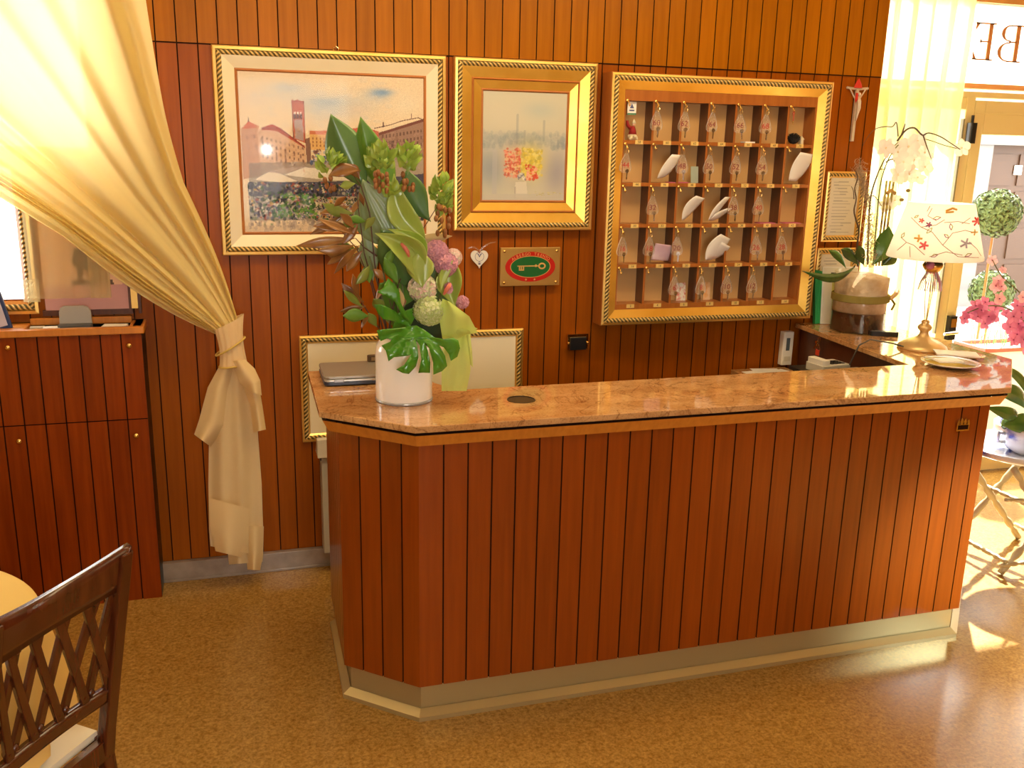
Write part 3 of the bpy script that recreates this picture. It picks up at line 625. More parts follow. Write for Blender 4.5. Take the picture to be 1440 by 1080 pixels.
for i in range(1, NC):
    b = MB(); X_ = ix0+i*cw; b.box(X_-.005, X_+.005, RY+.006, 4.03, SH[0]+.007, SH[-1]-.0, 1); b.box(X_-.005, X_+.005, RY+.004, RY+.006, SH[0]+.007, SH[-1], 0)
    b.build('divider', [mid_wood, wood('rack_dark', (.085, .022, .006), (.12, .035, .01), .35, .15)], rk)
for i in range(NR+1):
    b = MB(); b.box(ix0, ix1, RY, 4.03, SH[i]-.008, SH[i]+.008 if i < NR else SH[i]+.010); b.build('shelf', mid_wood, rk)
hookmesh = None; HK = {}
plate_m = [mat('plate_brass', (.86, .62, .22), .45, .3), groove]
for r in range(NR):
    for c in range(NC):
        hx = ix0+c*cw+.006; hz = SH[r+1]-.012
        # brass hook
        h = MB(); h.lathe([(.0075, 0), (.0075, .003), (.004, .005), (.0001, .005)], seg=10, tf=Matrix.Translation((hx, RY-.0005, hz+.004)) @ Matrix.Rotation(PI/2, 4, 'X'))
        h.tube([(hx, RY-.003, hz+.003), (hx, RY-.012, hz+.002), (hx+.001, RY-.018, hz-.006), (hx+.001, RY-.020, hz-.016), (hx+.001, RY-.026, hz-.021), (hx+.001, RY-.031, hz-.016), (hx+.001, RY-.031, hz-.010)], .0019, 6)
        h.build('hook', brass, rk, smooth=True); HK[(r, c)] = (hx+.001, RY-.026, hz-.019)
        n = 2+2*c+14*r; px_ = ix0+(c+.52)*cw; pz = SH[r]
        h = MB(); h.box(px_-.019, px_+.019, RY-.003, RY, pz-.0088, pz+.0088); add_text(h, str(n), .015, wall_tf(px_, RY-.0032, pz), 1)
        h.build('number_plate', plate_m, rk)
red = mat('red_digits', (.50, .02, .01), .5); dred = mat('dark_red_digits', (.22, .015, .02), .5)
keys = [(4, 1, '60', 0), (4, 2, '62', 0), (4, 3, '64', 0), (4, 4, '66', 0), (4, 5, '68', 1), (3, 0, '44', 1), (3, 2, '48', 0), (3, 3, '50', 0), (3, 4, '52', 0), (3, 5, '54', 0),
        (2, 1, '32', 0), (2, 4, '38', 0), (2, 5, '40', 1), (1, 0, '16', 1), (1, 1, '18', 1), (1, 2, '20', 0), (1, 5, '26', 1), (1, 6, '28', 1), (0, 2, '6', 1), (0, 3, '8', 1), (0, 4, '10', 0), (0, 5, '12', 0)]
rown = ['bottom', 'second lowest', 'middle', 'second highest', 'top']
coln = ['first', 'second', 'third', 'fourth', 'fifth', 'sixth', 'seventh']
proto = {}
for r, c, num, isred in keys:
    hx, hy, hz = HK[(r, c)]; rot = random.uniform(-.05, .05)
    t = thing('room_key', f'clear acrylic tag numbered {num} hanging in the {coln[c]} column of the {rown[r]} row', 'key', (hx, hy, hz), 'room keys hanging on the rack')
    if not proto:
        a = MB(); a.tube([(hx+.007*math.sin(k*PI/6), hy, hz-.006-.010*math.cos(k*PI/6+PI)*1-.004) for k in range(13)], .0011, 5, cap=False)
        proto['ring'] = a.build('key_ring', brass, t)
        a = MB(); prof = [(-.006, -.018), (.006, -.018), (.020, -.048), (.029, -.078), (.026, -.094), (.015, -.102), (-.015, -.102), (-.026, -.094), (-.029, -.078), (-.020, -.048)]
        a.prism(prof, -.0028, .0028, 0, mside=1, tf=wall_tf(hx-.003, hy-.001, hz)); proto['tag'] = a.build('tag', [acrylic, acrylic_edge], t)
        a = MB(); tf = wall_tf(hx+.004, hy-.008, hz)
        a.lathe([(.0001, -.001), (.009, -.001), (.009, .001), (.0001, .001)], seg=14, tf=tf @ Matrix.Translation((0, -.094, 0)))
        a.prism([(-.0035, -.098), (.0035, -.098), (.0035, -.128), (.001, -.133), (-.002, -.128), (-.0035, -.124), (-.0025, -.118), (-.0035, -.112)], -.001, .001, 0, tf=tf)
        proto['key'] = a.build('key_blade', chrome, t); proto['root'] = WM[t.name].copy()
    else:
        for k in ('ring', 'tag', 'key'):
            o = proto[k].copy(); COL.objects.link(o); o.parent = t
    a = MB(); add_text(a, num, .034, wall_tf(hx-.003, hy-.0045, hz-.070, rot)); a.build('number', red if isred else dred, t)
    t.rotation_euler = (0, random.uniform(-.06, .06), random.uniform(-.25, .25))
# folded papers sticking out of compartments
def curve3(p, q, r, t): return tuple(p[i]*(1-t)**2+(4*q[i]-p[i]-r[i])*t*(1-t)+r[i]*t*t for i in (0, 1))
def sheet(name, label, cat, Lf, Rt, mats=paper, solid=.0012, group=None, n=1, ys=(.012, -.030), fan=(3, 4)):
    m_ = MB()
    for k in range(n):
        def fn(u_, v_, k=k):
            l, r_ = curve3(*Lf, v_), curve3(*Rt, v_); x = l[0]*(1-u_)+r_[0]*u_+k*fan[0]*v_; y = l[1]*(1-u_)+r_[1]*u_+k*fan[1]*v_
            return atY(x, y, RY+ys[0]+(ys[1]-ys[0])*v_+.012*k+.018*u_-.008*math.sin(PI*u_))
        m_.grid(fn, 8, 10)
    return tag(m_.build(name, mats, None, smooth=True, solid=solid), label, cat, group)
G = 'papers left in the rack compartments'
sheet('folded_paper', 'white folded paper leaning in the second column of the second highest row', 'paper', [(924, 251), (931, 235), (945, 217)], [(927, 251), (944, 241), (957, 218)], group=G)
sheet('folded_paper', 'large white folded paper leaning in the last column below the black brush', 'paper', [(1109, 254), (1114, 233), (1126, 214)], [(1119, 255), (1136, 237), (1143, 217)], group=G)
sheet('folded_paper', 'white folded paper leaning in the third column of the middle row', 'paper', [(959, 310), (963, 290), (979, 275)], [(961, 310), (976, 296), (991, 279)], group=G)
sheet('folded_paper', 'stack of folded papers leaning in the fourth column of the middle row', 'paper', [(996, 310), (1004, 293), (1020, 277)], [(998, 310), (1009, 299), (1027, 277)], group=G, n=2, fan=(2, 16))
sheet('folded_paper', 'thick white folded brochure leaning in the fourth column of the second lowest row', 'paper', [(992, 366), (996, 345), (1014, 329)], [(994, 366), (1013, 355), (1027, 336)], group=G, n=2, fan=(0, 11))
pink = mat('pink_paper', (.55, .12, .22), .6); lil = mat('lilac_paper', (.72, .58, .66), .6, noise=((.62, .40, .55), 12, (1, 1, 1), .35, .65))
for r, c, m_, nm in ((2, 5, pink, 'fourth-to-last'), (2, 6, pink, 'last')):
    hx = ix0+c*cw+.07; b = MB(); b.box(hx-.035, hx+.05, RY+.004, 4.0, SH[r]+.0082, SH[r]+.012)
    tag(b.build('pink_slip', m_), 'small pink slip lying on the middle row shelf '+('in the last column' if c == 6 else 'under the tag numbered 40'), 'paper', G)
b = MB(); b.box(ix0+.10+cw, ix0+.065+2*cw, RY+.01, 4.0, SH[3]+.0082, SH[3]+.012); tag(b.build('pink_slip', pink), 'small pink slip under the folded paper left of the tag numbered 48', 'paper', G)
def card(r, c, dx, dz, w_, h, m_, label, name='picture_card', tilt=.12, y=.03):
    cx = ix0+c*cw+dx; cz = SH[r]+.0085+dz; b = MB()
    b.box(-w_/2, w_/2, -.0008, .0008, 0, h, 0, Matrix.Translation((cx, RY+y, cz)) @ Matrix.Rotation(-tilt, 4, 'X'))
    return tag(b.build(name, m_), label, 'card', G)
flowery = mat('flower_print', (.75, .70, .62), .5, noise=((.65, .12, .10), 60, (1, 1, 1), .45, .6)); 
card(0, 2, .085, 0, .05, .085, flowery, 'card printed with red flowers beside the tag numbered 6', y=.06)
card(0, 3, .080, .0, .05, .085, mat('orange_print', (.70, .35, .12), .5, noise=((.75, .5, .3), 40, (1, 1, 1), .4, .6)), 'orange printed card beside the tag numbered 8', y=.06)
card(3, 2, .100, 0, .038, .075, mat('sage_paper', (.36, .42, .34), .6), 'sage green slip standing behind the tag numbered 50', y=.03)
sheet('lilac_leaflet', 'lilac patterned leaflet with curled corner beside the tag numbered 18', 'leaflet', [(915, 366), (919, 352), (922, 342)], [(940, 367), (943, 358), (944, 345)], mats=lil, group=G, ys=(.02, .0))
b = MB(); b.box(ix0+4*cw+.06, ix0+4*cw+.11, RY+.004, RY+.05, SH[4]+.0085, SH[4]+.015); tag(b.build('white_card', paper), 'small white card lying under the tag numbered 66', 'card', G)
# little doll and badge in the top left compartment
t = thing('red_doll', 'small doll in red with a white fluffy base in the top left compartment', 'figurine', (ix0+.055, RY+.04, SH[4]+.008))
cx, cy, cz = ix0+.058, RY+.045, SH[4]+.0085; fl = mat('white_fluff', (.75, .66, .45), .9); rd = mat('felt_red', (.35, .02, .02), .8); sk = mat('doll_skin', (.72, .42, .28), .6)
b = MB(); b.ball((cx, cy, cz+.016), .020, 12, sz=.8)
for k in range(14): b.ball((cx+.018*math.cos(k), cy+.016*math.sin(k)-.004, cz+.012+.006*math.sin(3*k)), .007, 6, rings=4)
b.build('fluffy_base', fl, t, smooth=True)
b = MB(); b.lathe([(.018, 0), (.014, .02), (.008, .034), (.0001, .036)], (cx, cy, cz+.026), 14); b.tube([(cx-.01, cy, cz+.05), (cx-.026, cy, cz+.065), (cx-.030, cy, cz+.085)], [.008, .009, .006], 8); b.build('body', rd, t, smooth=True)
b = MB(); b.ball((cx+.004, cy, cz+.068), .009, 10); b.build('head', sk, t, smooth=True)
b = MB(); b.lathe([(.010, 0), (.006, .012), (.0001, .02)], (cx+.004, cy, cz+.072), 10); b.build('hat', fl, t, smooth=True)
b = MB(); tf = wall_tf(ix0+.036, RY+.02, SH[5]-.040); b.prism([(-.021, -.028), (.021, -.028), (.021, .028), (-.021, .028)], 0, .004, 0, tf=tf); b.prism([(-.021, -.028), (.021, -.028), (.021, -.020), (-.021, -.020)], .004, .0046, 1, tf=tf)
b.prism([(-.010, .0), (0, .02), (.010, .0)], .004, .0046, 2, tf=tf); b.prism([(-.012, -.012), (.012, -.012), (.012, -.006), (-.012, -.006)], .004, .0046, 2, tf=tf)
b.tube([(ix0+.036, RY+.018, SH[5]-.012), (ix0+.036, RY+.014, SH[5]-.002)], .001, 5)
tag(b.build('hanging_badge', [paper, mat('badge_green', (.08, .25, .15), .5), mat('badge_blue', (.08, .1, .25), .5)]), 'small white and green badge hanging above the doll', 'badge')
# shoe brush and charm, top right compartment
b = MB(); cx = ix0+6*cw+.055; cz = SH[4]+.0085
b.ball((cx, RY+.03, cz+.022), .026, 14, sz=.85)
for k in range(160):
    n = Vector(rng.normal(size=3)).normalized(); n.z = abs(n.z)*.9; p = Vector((cx, RY+.03, cz+.022))+n*.022; b.tube([p, p+n*.011], .0012, 3, cap=False)
b.rbox(cx+.03, cx+.045, RY+.01, RY+.04, cz, cz+.022, .006, 1); b.add([(cx+.028, RY+.01, cz+.022), (cx+.047, RY+.01, cz+.022), (cx+.037, RY+.02, cz+.040), (cx+.028, RY+.04, cz+.022), (cx+.047, RY+.04, cz+.022)], [(0, 1, 2), (1, 4, 2), (4, 3, 2), (3, 0, 2)], 1)
tag(b.build('black_brush', [mat('bristles', (.01, .008, .008), .9), mat('bone', (.7, .6, .42), .5)]), 'round black brush with a pale handle in the top right compartment', 'brush')
hx, hy, hz = HK[(4, 6)]; t = thing('red_charm', 'tiny red cord charm on the top right hook', 'charm', (hx, hy, hz))
b = MB(); b.tube([(hx, hy, hz), (hx-.006, hy, hz-.010), (hx, hy, hz-.016), (hx+.006, hy, hz-.010), (hx, hy, hz)], .0018, 6); b.tube([(hx, hy, hz-.014), (hx+.001, hy, hz-.030), (hx, hy, hz-.042)], .002, 6); b.build('cord', red, t)
b = MB(); b.ball((hx, hy, hz-.046), .0045, 8); b.tube([(hx, hy, hz-.05), (hx+.002, hy, hz-.058)], .002, 5); b.build('bead', brass, t)
# ================================================================== SMALL WALL OBJECTS
sx0, sx1, sz0, sz1 = 1.147, 1.431, 1.285, 1.459; SX, SZ = (sx0+sx1)/2, (sz0+sz1)/2
t = thing('brass_sign', 'brass wall plaque with a green and red oval and a golden key', 'sign', (SX, 4.04, SZ))
b = MB(); b.box(sx0, sx1, 4.018, 4.030, sz0, sz1); b.build('brass_plate', mat('plaque_brass', (.74, .50, .15), .28, .85), t, bevel=.002)
for x, z in ((sx0+.018, sz0+.016), (sx1-.018, sz0+.016), (sx0+.018, sz1-.016), (sx1-.018, sz1-.016)):
    h = MB(); h.lathe([(.007, 0), (.0065, .004), (.003, .006), (.0001, .0065)], seg=12, tf=Matrix.Translation((x, 4.018, z)) @ Matrix.Rotation(PI/2, 4, 'X')); h.build('screw', brass, t, smooth=True)
    h = MB(); h.lathe([(.006, 0), (.006, .010)], seg=8, tf=Matrix.Translation((x, 4.045, z)) @ Matrix.Rotation(PI/2, 4, 'X'))
tf = wall_tf(SX, 4.0178, SZ); el = lambda a, c, n=48: [(a*math.cos(2*PI*k/n), c*math.sin(2*PI*k/n)) for k in range(n)]
b = MB(); b.prism(el(.119, .068), 0, .0012, 0, tf=tf, holes=[el(.094, .048)[::-1]]); lab(b.build('red_ring', mat('enamel_red', (.50, .012, .008), .25, coat=.5), t), 'red enamel oval ring')
b = MB(); b.prism(el(.094, .048), 0, .0010, 0, tf=tf); lab(b.build('green_oval', mat('enamel_green', (.004, .13, .03), .25, coat=.5), t), 'green enamel oval')
b = MB(); b.prism(el(.096, .0495), .001, .0016, 0, tf=tf, holes=[el(.093, .047)[::-1]])
b.box(-.062, .040, .005, .010, .001, .0018, 0, tf @ Matrix.Translation((0, -.004, 0))); b.box(.022, .030, -.001, .010, .001, .002, 0, tf)
for x0_, x1_, y0_ in ((-.055, -.049, -.016), (-.046, -.040, -.012), (-.036, -.030, -.016)): b.box(x0_, x1_, y0_, .004, .001, .0018, 0, tf)
b.box(-.055, -.030, -.017, -.012, .001, .0018, 0, tf)
b.prism([(.055+.018*math.cos(2*PI*k/20), .003+.015*math.sin(2*PI*k/20)) for k in range(20)], .001, .0018, 0, tf=tf, holes=[[(.055+.011*math.cos(2*PI*k/20), .003+.008*math.sin(2*PI*k/20)) for k in range(20)][::-1]])
for sx_ in (-.020, .021):
    pts = [((.0065 if k % 2 == 0 else .0027)*math.sin(PI*k/5)+sx_, (.0065 if k % 2 == 0 else .0027)*math.cos(PI*k/5)-.058) for k in range(10)]
    b.prism(pts[::-1], .0012, .0018, 0, tf=tf)
s_ = 'ALBERGO TRENTO'
for i, ch in enumerate(s_):
    if ch == ' ': continue
    th = PI/2+.98-1.96*(i+.5)/len(s_)
    x, y = .106*math.cos(th), .0575*math.sin(th); nx, ny = math.cos(th)/.106, math.sin(th)/.0575
    add_text(b, ch, .0185, tf @ Matrix.Translation((x, y, .0014)) @ Matrix.Rotation(math.atan2(ny, nx)-PI/2, 4, 'Z'))
lab(b.build('golden_key_and_lettering', mat('sign_gold', (.80, .50, .16), .35, .5), t), 'gold key, two stars and capital lettering')
# heart
c = atY(674, 364, 4.035); hp = []
for k in range(40):
    a = 2*PI*k/40; hp.append((.040*math.sin(a)**3, .0028*(13*math.cos(a)-5*math.cos(2*a)-2*math.cos(3*a)-math.cos(4*a))))
t = thing('heart_ornament', 'small white heart with blue markings on the wall left of the brass plaque', 'ornament', (c.x, 4.045, c.z))
tf = wall_tf(c.x, 4.040, c.z+.004); b = MB(); b.prism(hp[::-1], 0, .008, 0, tf=tf); b.build('heart', mat('porcelain', (.80, .76, .70), .3, coat=.4), t, bevel=.002)
b = MB(); blue = mat('ink_blue', (.05, .05, .2), .5); cen = lambda r, n=20: [(r*math.cos(2*PI*k/n), r*math.sin(2*PI*k/n)+.006) for k in range(n)]
b.prism(cen(.021), .008, .0084, 0, tf=tf, holes=[cen(.0195)[::-1]])
for q_ in ([(-.013, .022), (-.004, .018), (0, .008), (.004, .018), (.013, .022), (.006, .013), (0, .003), (-.006, .013)], [(-.010, -.022), (0, -.016), (.010, -.022), (0, -.019)], [(-.008, -.026), (0, -.022), (.008, -.026), (0, -.030)]): b.prism(q_[::-1], .008, .0086, 0, tf=tf)
b.build('blue_marking', blue, t)
rb = glassy('clear_ribbon', gloss=.25, rough=.15, milk=.12)
b = MB()
for s2, e_ in ((-1, (-.055, .012)), (1, (.075, .040))):
    b.grid(lambda u_, v_, s2=s2, e_=e_: (c.x+e_[0]*u_, 4.036-.006*math.sin(u_*3), c.z+.034+e_[1]*u_-.012*math.sin(u_*PI)*-1+(v_-.5)*.012*(1-u_*.6)), 8, 1)
b.build('ribbon', rb, t)
# socket
c = atY(811, 480, 4.04); t = thing('wall_socket', 'brass and black wall socket below the brass plaque', 'socket', (c.x, 4.05, c.z))
b = MB(); b.rbox(c.x-.052, c.x+.052, 4.024, 4.047, c.z-.034, c.z+.038, .002); b.build('brass_cover', brass, t, bevel=.004)
b = MB(); b.box(c.x-.040, c.x+.040, 4.014, 4.026, c.z-.037, c.z+.024); b.build('black_insert', black, t, bevel=.003)
for s2 in (-1, 1):
    h = MB(); h.lathe([(.006, 0), (.006, .006), (.002, .008)], seg=10, tf=Matrix.Translation((c.x+s2*.047, 4.024, c.z-.004)) @ Matrix.Rotation(PI/2, 4, 'X')); h.build('screw', brass, t)
# crucifix
c = atY(1205, 122, 4.04); t = thing('wall_crucifix', 'slim silvery T-shaped cross with red at its top on the wall', 'crucifix', (c.x, 4.045, c.z-.14)); bone = mat('pale_silver', (.70, .60, .46), .35, .3)
zt = c.z-.01; b = MB(); b.box(c.x-.007, c.x+.007, 4.028, 4.042, zt-.245, zt+.0); b.tube([(c.x-.06, 4.034, zt+.004), (c.x, 4.034, zt-.002), (c.x+.06, 4.034, zt+.004)], .006, 6)
b.tube([(c.x-.045, 4.03, zt), (c.x-.008, 4.026, zt-.055), (c.x+.0, 4.026, zt-.07)], .0035, 6); b.tube([(c.x+.045, 4.03, zt), (c.x+.010, 4.026, zt-.050), (c.x+.0, 4.026, zt-.07)], .0035, 6); b.build('cross', bone, t)
b = MB(); b.tube([(c.x+.003, 4.02, zt-.035), (c.x+.004, 4.018, zt-.06), (c.x+.008, 4.02, zt-.09), (c.x+.002, 4.02, zt-.12), (c.x, 4.022, zt-.15)], [.006, .011, .010, .007, .003], 8); b.ball((c.x+.002, 4.018, zt-.026), .009, 8); b.build('figure', bone, t, smooth=True)
b = MB(); b.lathe([(.024, 0), (.018, .018), (.008, .034), (.0001, .045)], (c.x, 4.03, zt+.004), 12, sy=.35); b.tube([(c.x-.012, 4.018, zt-.02), (c.x-.012, 4.016, zt-.05), (c.x-.014, 4.018, zt-.065)], [.006, .007, .001], 6); b.build('red_drape', mat('bright_red', (.65, .03, .015), .4), t)
# ================================================================== CURTAINS
cu = thing('swag_curtain', 'big pale yellow sheer curtain swept aside and knotted beside the painting', 'curtain', (0.0, 3.9, 0.0))
CY = 3.84
def bez(a, b, c, t): return tuple(a[i]*(1-t)**2+2*b[i]*t*(1-t)+c[i]*t*t for i in range(2))
def drape(u_, v_):      # u across from the right edge (0) to the lower left edge (1); v from the rail to the tie
    S0, S1 = (178, -230), (-620, -160); L0 = (-500, -20)
    if u_ < .62: a = u_/.62; S = (S0[0]+(S1[0]-S0[0])*a, S0[1]+(S1[1]-S0[1])*a)
    else: a = (u_-.62)/.38; S = (S1[0]+(L0[0]-S1[0])*a, S1[1]+(L0[1]-S1[1])*a)
    C_ = (222+(120-222)*u_, 262+(345-262)*u_+40*u_*(1-u_)); E_ = (340-32*u_, 466+6*math.sin(u_*PI)+6*u_)
    x, y = bez(S, C_, E_, v_)
    bg = math.sin(PI*max(0, v_-.60)/.40)*(1-2*u_)*13; x += bg*.8; y -= bg*.6
    x += (1-v_)*v_*(5*math.sin(v_*11)+2*math.sin(v_*23))*(1-u_)
    k = (1-v_)**.55; ph = u_*64+2.6*math.sin(u_*9)+1.2*math.sin(u_*23+1)+v_*2.0
    amp = .004+.052*k*(.55+.45*math.sin(u_*17+1)); dy = amp*math.sin(ph+.5*math.sin(ph))+.007*k*math.sin(u_*101+v_*4+2*math.sin(u_*13))*(.5+.5*math.sin(u_*31))
    dy += .040*math.sin(v_*PI*.5)-.055*math.sin(PI*u_)*v_**3
    return atY(x, y, CY+.05*v_+dy)
b = MB(); b.grid(drape, 300, 60); lab(b.build('drape', sheer, cu, smooth=True), 'pleated sheer drape fanning up to the ceiling')
# gathered knot
def ring_pts(cx, cy, y, rx, tilt, n=24, depth=.040):
    ppx = .0030
    return [atY(cx, cy, y)+Vector((rx*math.cos(2*PI*k/n), depth*math.sin(2*PI*k/n), -tilt*math.cos(2*PI*k/n))) for k in range(n+1)]
b = MB(); T_ = []
for i in range(9):
    v_ = i/8; cx = 322+(v_*6); cy = 452+v_*62; rx = .060-.010*math.sin(v_*PI)-.004*v_; T_.append([p for p in ring_pts(cx, cy, 3.90, rx, -.030*(1-v_)-.012*v_, 40)])
o = len(b.v)
for rg in T_:
    for k, p in enumerate(rg[:-1]): b.v.append(p+Vector((0, .004*math.sin(k*2.2), 0)))
for i in range(8):
    for k in range(40): b.face((o+i*40+k, o+(i+1)*40+k, o+(i+1)*40+(k+1) % 40, o+i*40+(k+1) % 40))
tie = b.build('tie_band', cloth('tie_cloth', (.90, .66, .36), .0, .15), cu, smooth=True)
b = MB()
for cx, cy, rx, ti in ((324, 487, .0590, -.036), (328, 513, .055, -.006)): b.tube(ring_pts(cx, cy, 3.90, rx, ti, 28, .047), .0045, 6, cap=False)
lab(b.build('piping', cloth('piping_gold', (.72, .50, .14), 0, .1), tie, smooth=True), 'golden piping around the tie band')
# hanging tail in layers
def lay(name, L, R, y, amp, nf, mat_=sheer_tail, sag=0, hem=None):
    """L, R: left and right outline in pixels from the tie down to the hem, resampled"""
    def samp(P, t):
        n = len(P)-1; i = min(int(t*n), n-1); a = t*n-i; return (P[i][0]*(1-a)+P[i+1][0]*a, P[i][1]*(1-a)+P[i+1][1]*a)
    b = MB()
    def fn(u_, v_):
        l, r_ = samp(L, v_), samp(R, v_); x = l[0]*(1-u_)+r_[0]*u_; yy = l[1]*(1-u_)+r_[1]*u_+(hem(u_) if hem and v_ > .995 else 0)
        return atY(x, yy, y-.05*math.sin(u_*PI)*(.6+.4*v_)+amp*(.3+.7*v_)*math.sin(u_*nf+v_*.8)+sag*v_)
    b.grid(fn, 60, 30); return b.build(name, mat_, cu, smooth=True)
lay('tail', [(312, 508), (305, 545), (294, 600), (293, 680), (294, 745), (296, 768)], [(342, 508), (352, 540), (362, 600), (368, 680), (370, 740), (369, 782)], 3.93, .014, 17)
lay('tail_flap', [(312, 508), (292, 545), (280, 590), (273, 611)], [(330, 508), (322, 550), (318, 600), (296, 628)], 3.905, .008, 7)
lay('tail_flap', [(328, 508), (340, 540), (352, 570), (356, 608)], [(344, 508), (362, 530), (369, 570), (374, 604)], 3.895, .007, 6)
lay('tail_flap', [(325, 508), (338, 540), (346, 545), (350, 551)], [(345, 506), (358, 518), (366, 535), (368, 556)], 3.87, .004, 4)
lay('tail_hem', [(294, 700), (295, 740), (303, 775)], [(350, 715), (349, 760), (340, 784)], 3.88, .005, 8)
lay('tail_hem', [(318, 740), (320, 775), (322, 794)], [(371, 740), (370, 780), (369, 790)], 3.95, .012, 14)
lay('tail_hem', [(344, 740), (345, 775), (348, 801)], [(371, 740), (370, 780), (366, 802)], 3.92, .008, 8)
# straight curtain by the facade
b = MB()
def st(u_, v_):
    x = 3.075+.62*u_; return Vector((x+.02*math.sin(v_*3+u_*5)+(.03*(1-v_)), 4.24+.040*math.sin(u_*38+.6*math.sin(v_*4))+.014*math.sin(u_*90), .02+2.96*v_))
b.grid(st, 200, 24); tag(b.build('straight_curtain', sheer_thin, None, smooth=True), 'pale straight hanging sheer curtain between panelled wall and glass front', 'curtain')
# cafe sheer in front of the print at left
b = MB(); A_ = atY(38, 290, 4.0); B_ = atY(157, 418, 4.0)
b.grid(lambda u_, v_: (A_.x-.02+(B_.x-A_.x+.02)*u_, 3.995+.006*math.sin(u_*20), B_.z+.40*v_), 40, 4)
cs = tag(b.build('cafe_curtain', cafe, None, smooth=True), 'short sheer curtain panel hanging over the pink print', 'curtain')
b = MB()
b.grid(lambda u_, v_: (B_.x-.075+.075*u_, 3.985+.004*math.sin(u_*9), B_.z+.40*v_), 10, 2); b.grid(lambda u_, v_: (A_.x-.045+.06*u_, 3.985, B_.z-.01+.09*v_), 4, 2)
lab(b.build('hem', cafe, cs), 'doubled paler hem strips')
# print with gold frame
x0, x1, z0, z1 = -.730, -.420, 1.226, 1.80
t = thing('framed_print', 'pink framed print of a dark mounted statue behind the short sheer', 'picture', ((x0+x1)/2, 4.04, z0))
q = Paint(0, 0, 100, 180, 80, 144, (.96, .80, .66)); q.poly([(0, 150), (100, 148), (100, 180), (0, 180)], (.84, .64, .62)); dkk = (.22, .17, .14)
q.poly([(34, 118), (40, 106), (48, 92), (56, 102), (62, 112), (76, 121), (70, 131), (74, 142), (68, 142), (61, 130), (49, 130), (47, 142), (41, 142), (41, 129)], dkk); q.poly([(34, 142), (82, 142), (84, 149), (32, 149)], (.42, .34, .26)); q.dabs(40, 42, 78, 112, 146, [dkk, (.45, .38, .3), (.75, .6, .5)], (2, 4), .7)
canvas('print', x0, x1, z0, z1, 4.030, q.a, t)
b = MB(); b.box(x0-.012, x1+.01, 4.028, 4.048, z0-.022, z0); b.box(x1, x1+.012, 4.02, 4.05, z0-.02, z1); b.box(x1+.036, x1+.046, 4.02, 4.05, z0-.02, z1); b.box(x0-.012, x1+.046, 4.02, 4.05, z1, z1+.02); lab(b.build('dark_frame', dark_wood, t), 'dark wood frame edge')
b = MB(); b.box(x1+.012, x1+.036, 4.0, 4.05, z0+.005, z1); lab(b.build('gilt_strip', gold, t), 'gilt inner strip at the right side')
# ================================================================== CABINET AT LEFT
KF = 3.885; KX1 = -.369; KT = 1.178
t = thing('panelled_cabinet', 'dark red wood-planked cabinet below the curtain with small brass knobs', 'cabinet', (-.9, 3.95, 0))
b = MB(); b.box(-1.6, KX1, KF+.012, 4.048, .0, .95); b.box(-1.6, KX1, 4.03, 4.048, .95, KT); b.box(KX1-.03, KX1, KF+.012, 4.048, .95, KT); b.box(-1.6, -.80, KF+.012, 4.048, .95, KT-.001); b.build('body', cab_wood, t)
b = MB(); planks(b, [(-1.6, KF), (KX1, KF)], .0, .795, .0752, (.0752*.35), .005, .006); lab(b.build('lower_doors', [cab_wood, groove], t), 'lower planked doors')
b = MB(); planks(b, [(-1.6, KF), (KX1, KF)], .799, KT-.03, .0752, (.0752*.35), .005, .006); lab(b.build('upper_flap', [cab_wood, groove], t), 'upper planked flap')
b = MB(); b.box(-1.62, KX1+.012, KF-.012, KF+.018, KT-.028, KT); b.box(KX1-.045, KX1+.012, KF+.018, 4.048, KT-.028, KT); b.box(-1.62, -.79, KF+.018, 4.048, KT-.028, KT); b.box(-.79, KX1-.045, 4.02, 4.048, KT-.01, KT+.018)
lab(b.build('top_frame', edge_wood, t, bevel=.003), 'lighter orange wood rim around the open tray in the top')
for x, y in ((12, 488), (182, 485), (28, 619), (192, 611)):
    c = atY(x, y, KF); h = MB(); h.lathe([(.004, 0), (.004, .008), (.010, .012), (.011, .017), (.006, .021), (.0001, .022)], seg=14, tf=Matrix.Translation((c.x, KF-.0002, c.z)) @ Matrix.Rotation(PI/2, 4, 'X')); h.build('knob', brass, t, smooth=True)
# objects in the tray
greyp = mat('grey_plastic', (.36, .34, .31), .45)
t = thing('grey_holder', 'grey rounded plastic holder standing in the cabinet tray', 'holder', (-.62, 3.97, .95))
b = MB(); c = atY(105, 445, 3.96); pf = [(-.066, -.24), (.066, -.24), (.058, .020), (.048, .034), (.030, .040), (-.038, .040), (-.052, .032), (-.058, .016)]
b.prism(pf, 0, .012, 0, tf=wall_tf(c.x, 3.985, c.z)); b.build('back_plate', greyp, t, bevel=.003)
b = MB(); b.box(c.x-.06, c.x+.06, 3.93, 3.975, .952, c.z-.03); b.build('front_pocket', mat('dark_grey', (.09, .085, .08), .5), t)
for x_, w_, r_, z_, lb_ in ((-.700, .06, .1, 1.170, 'small pile of white papers left of the grey holder in the cabinet tray'), (-.47, .09, -.1, 1.172, 'pile of white papers right of the grey holder in the cabinet tray')):
    b = MB(); b.box(-w_/2, w_/2, -.03, .03, -.19, .004, 0, Matrix.Translation((x_, 3.94, z_)) @ Matrix.Rotation(r_, 4, 'Z')); tag(b.build('paper_stack', paper), lb_, 'papers')
b = MB(); b.box(-.785, -.735, 3.975, 4.0, .952, 1.17); b.box(-.765, -.755, 3.973, 3.975, 1.14, 1.15, 1)
tag(b.build('white_box', [mat('white_card_box', (.72, .68, .60), .6), groove]), 'narrow pale box at the left end of the cabinet tray', 'box')
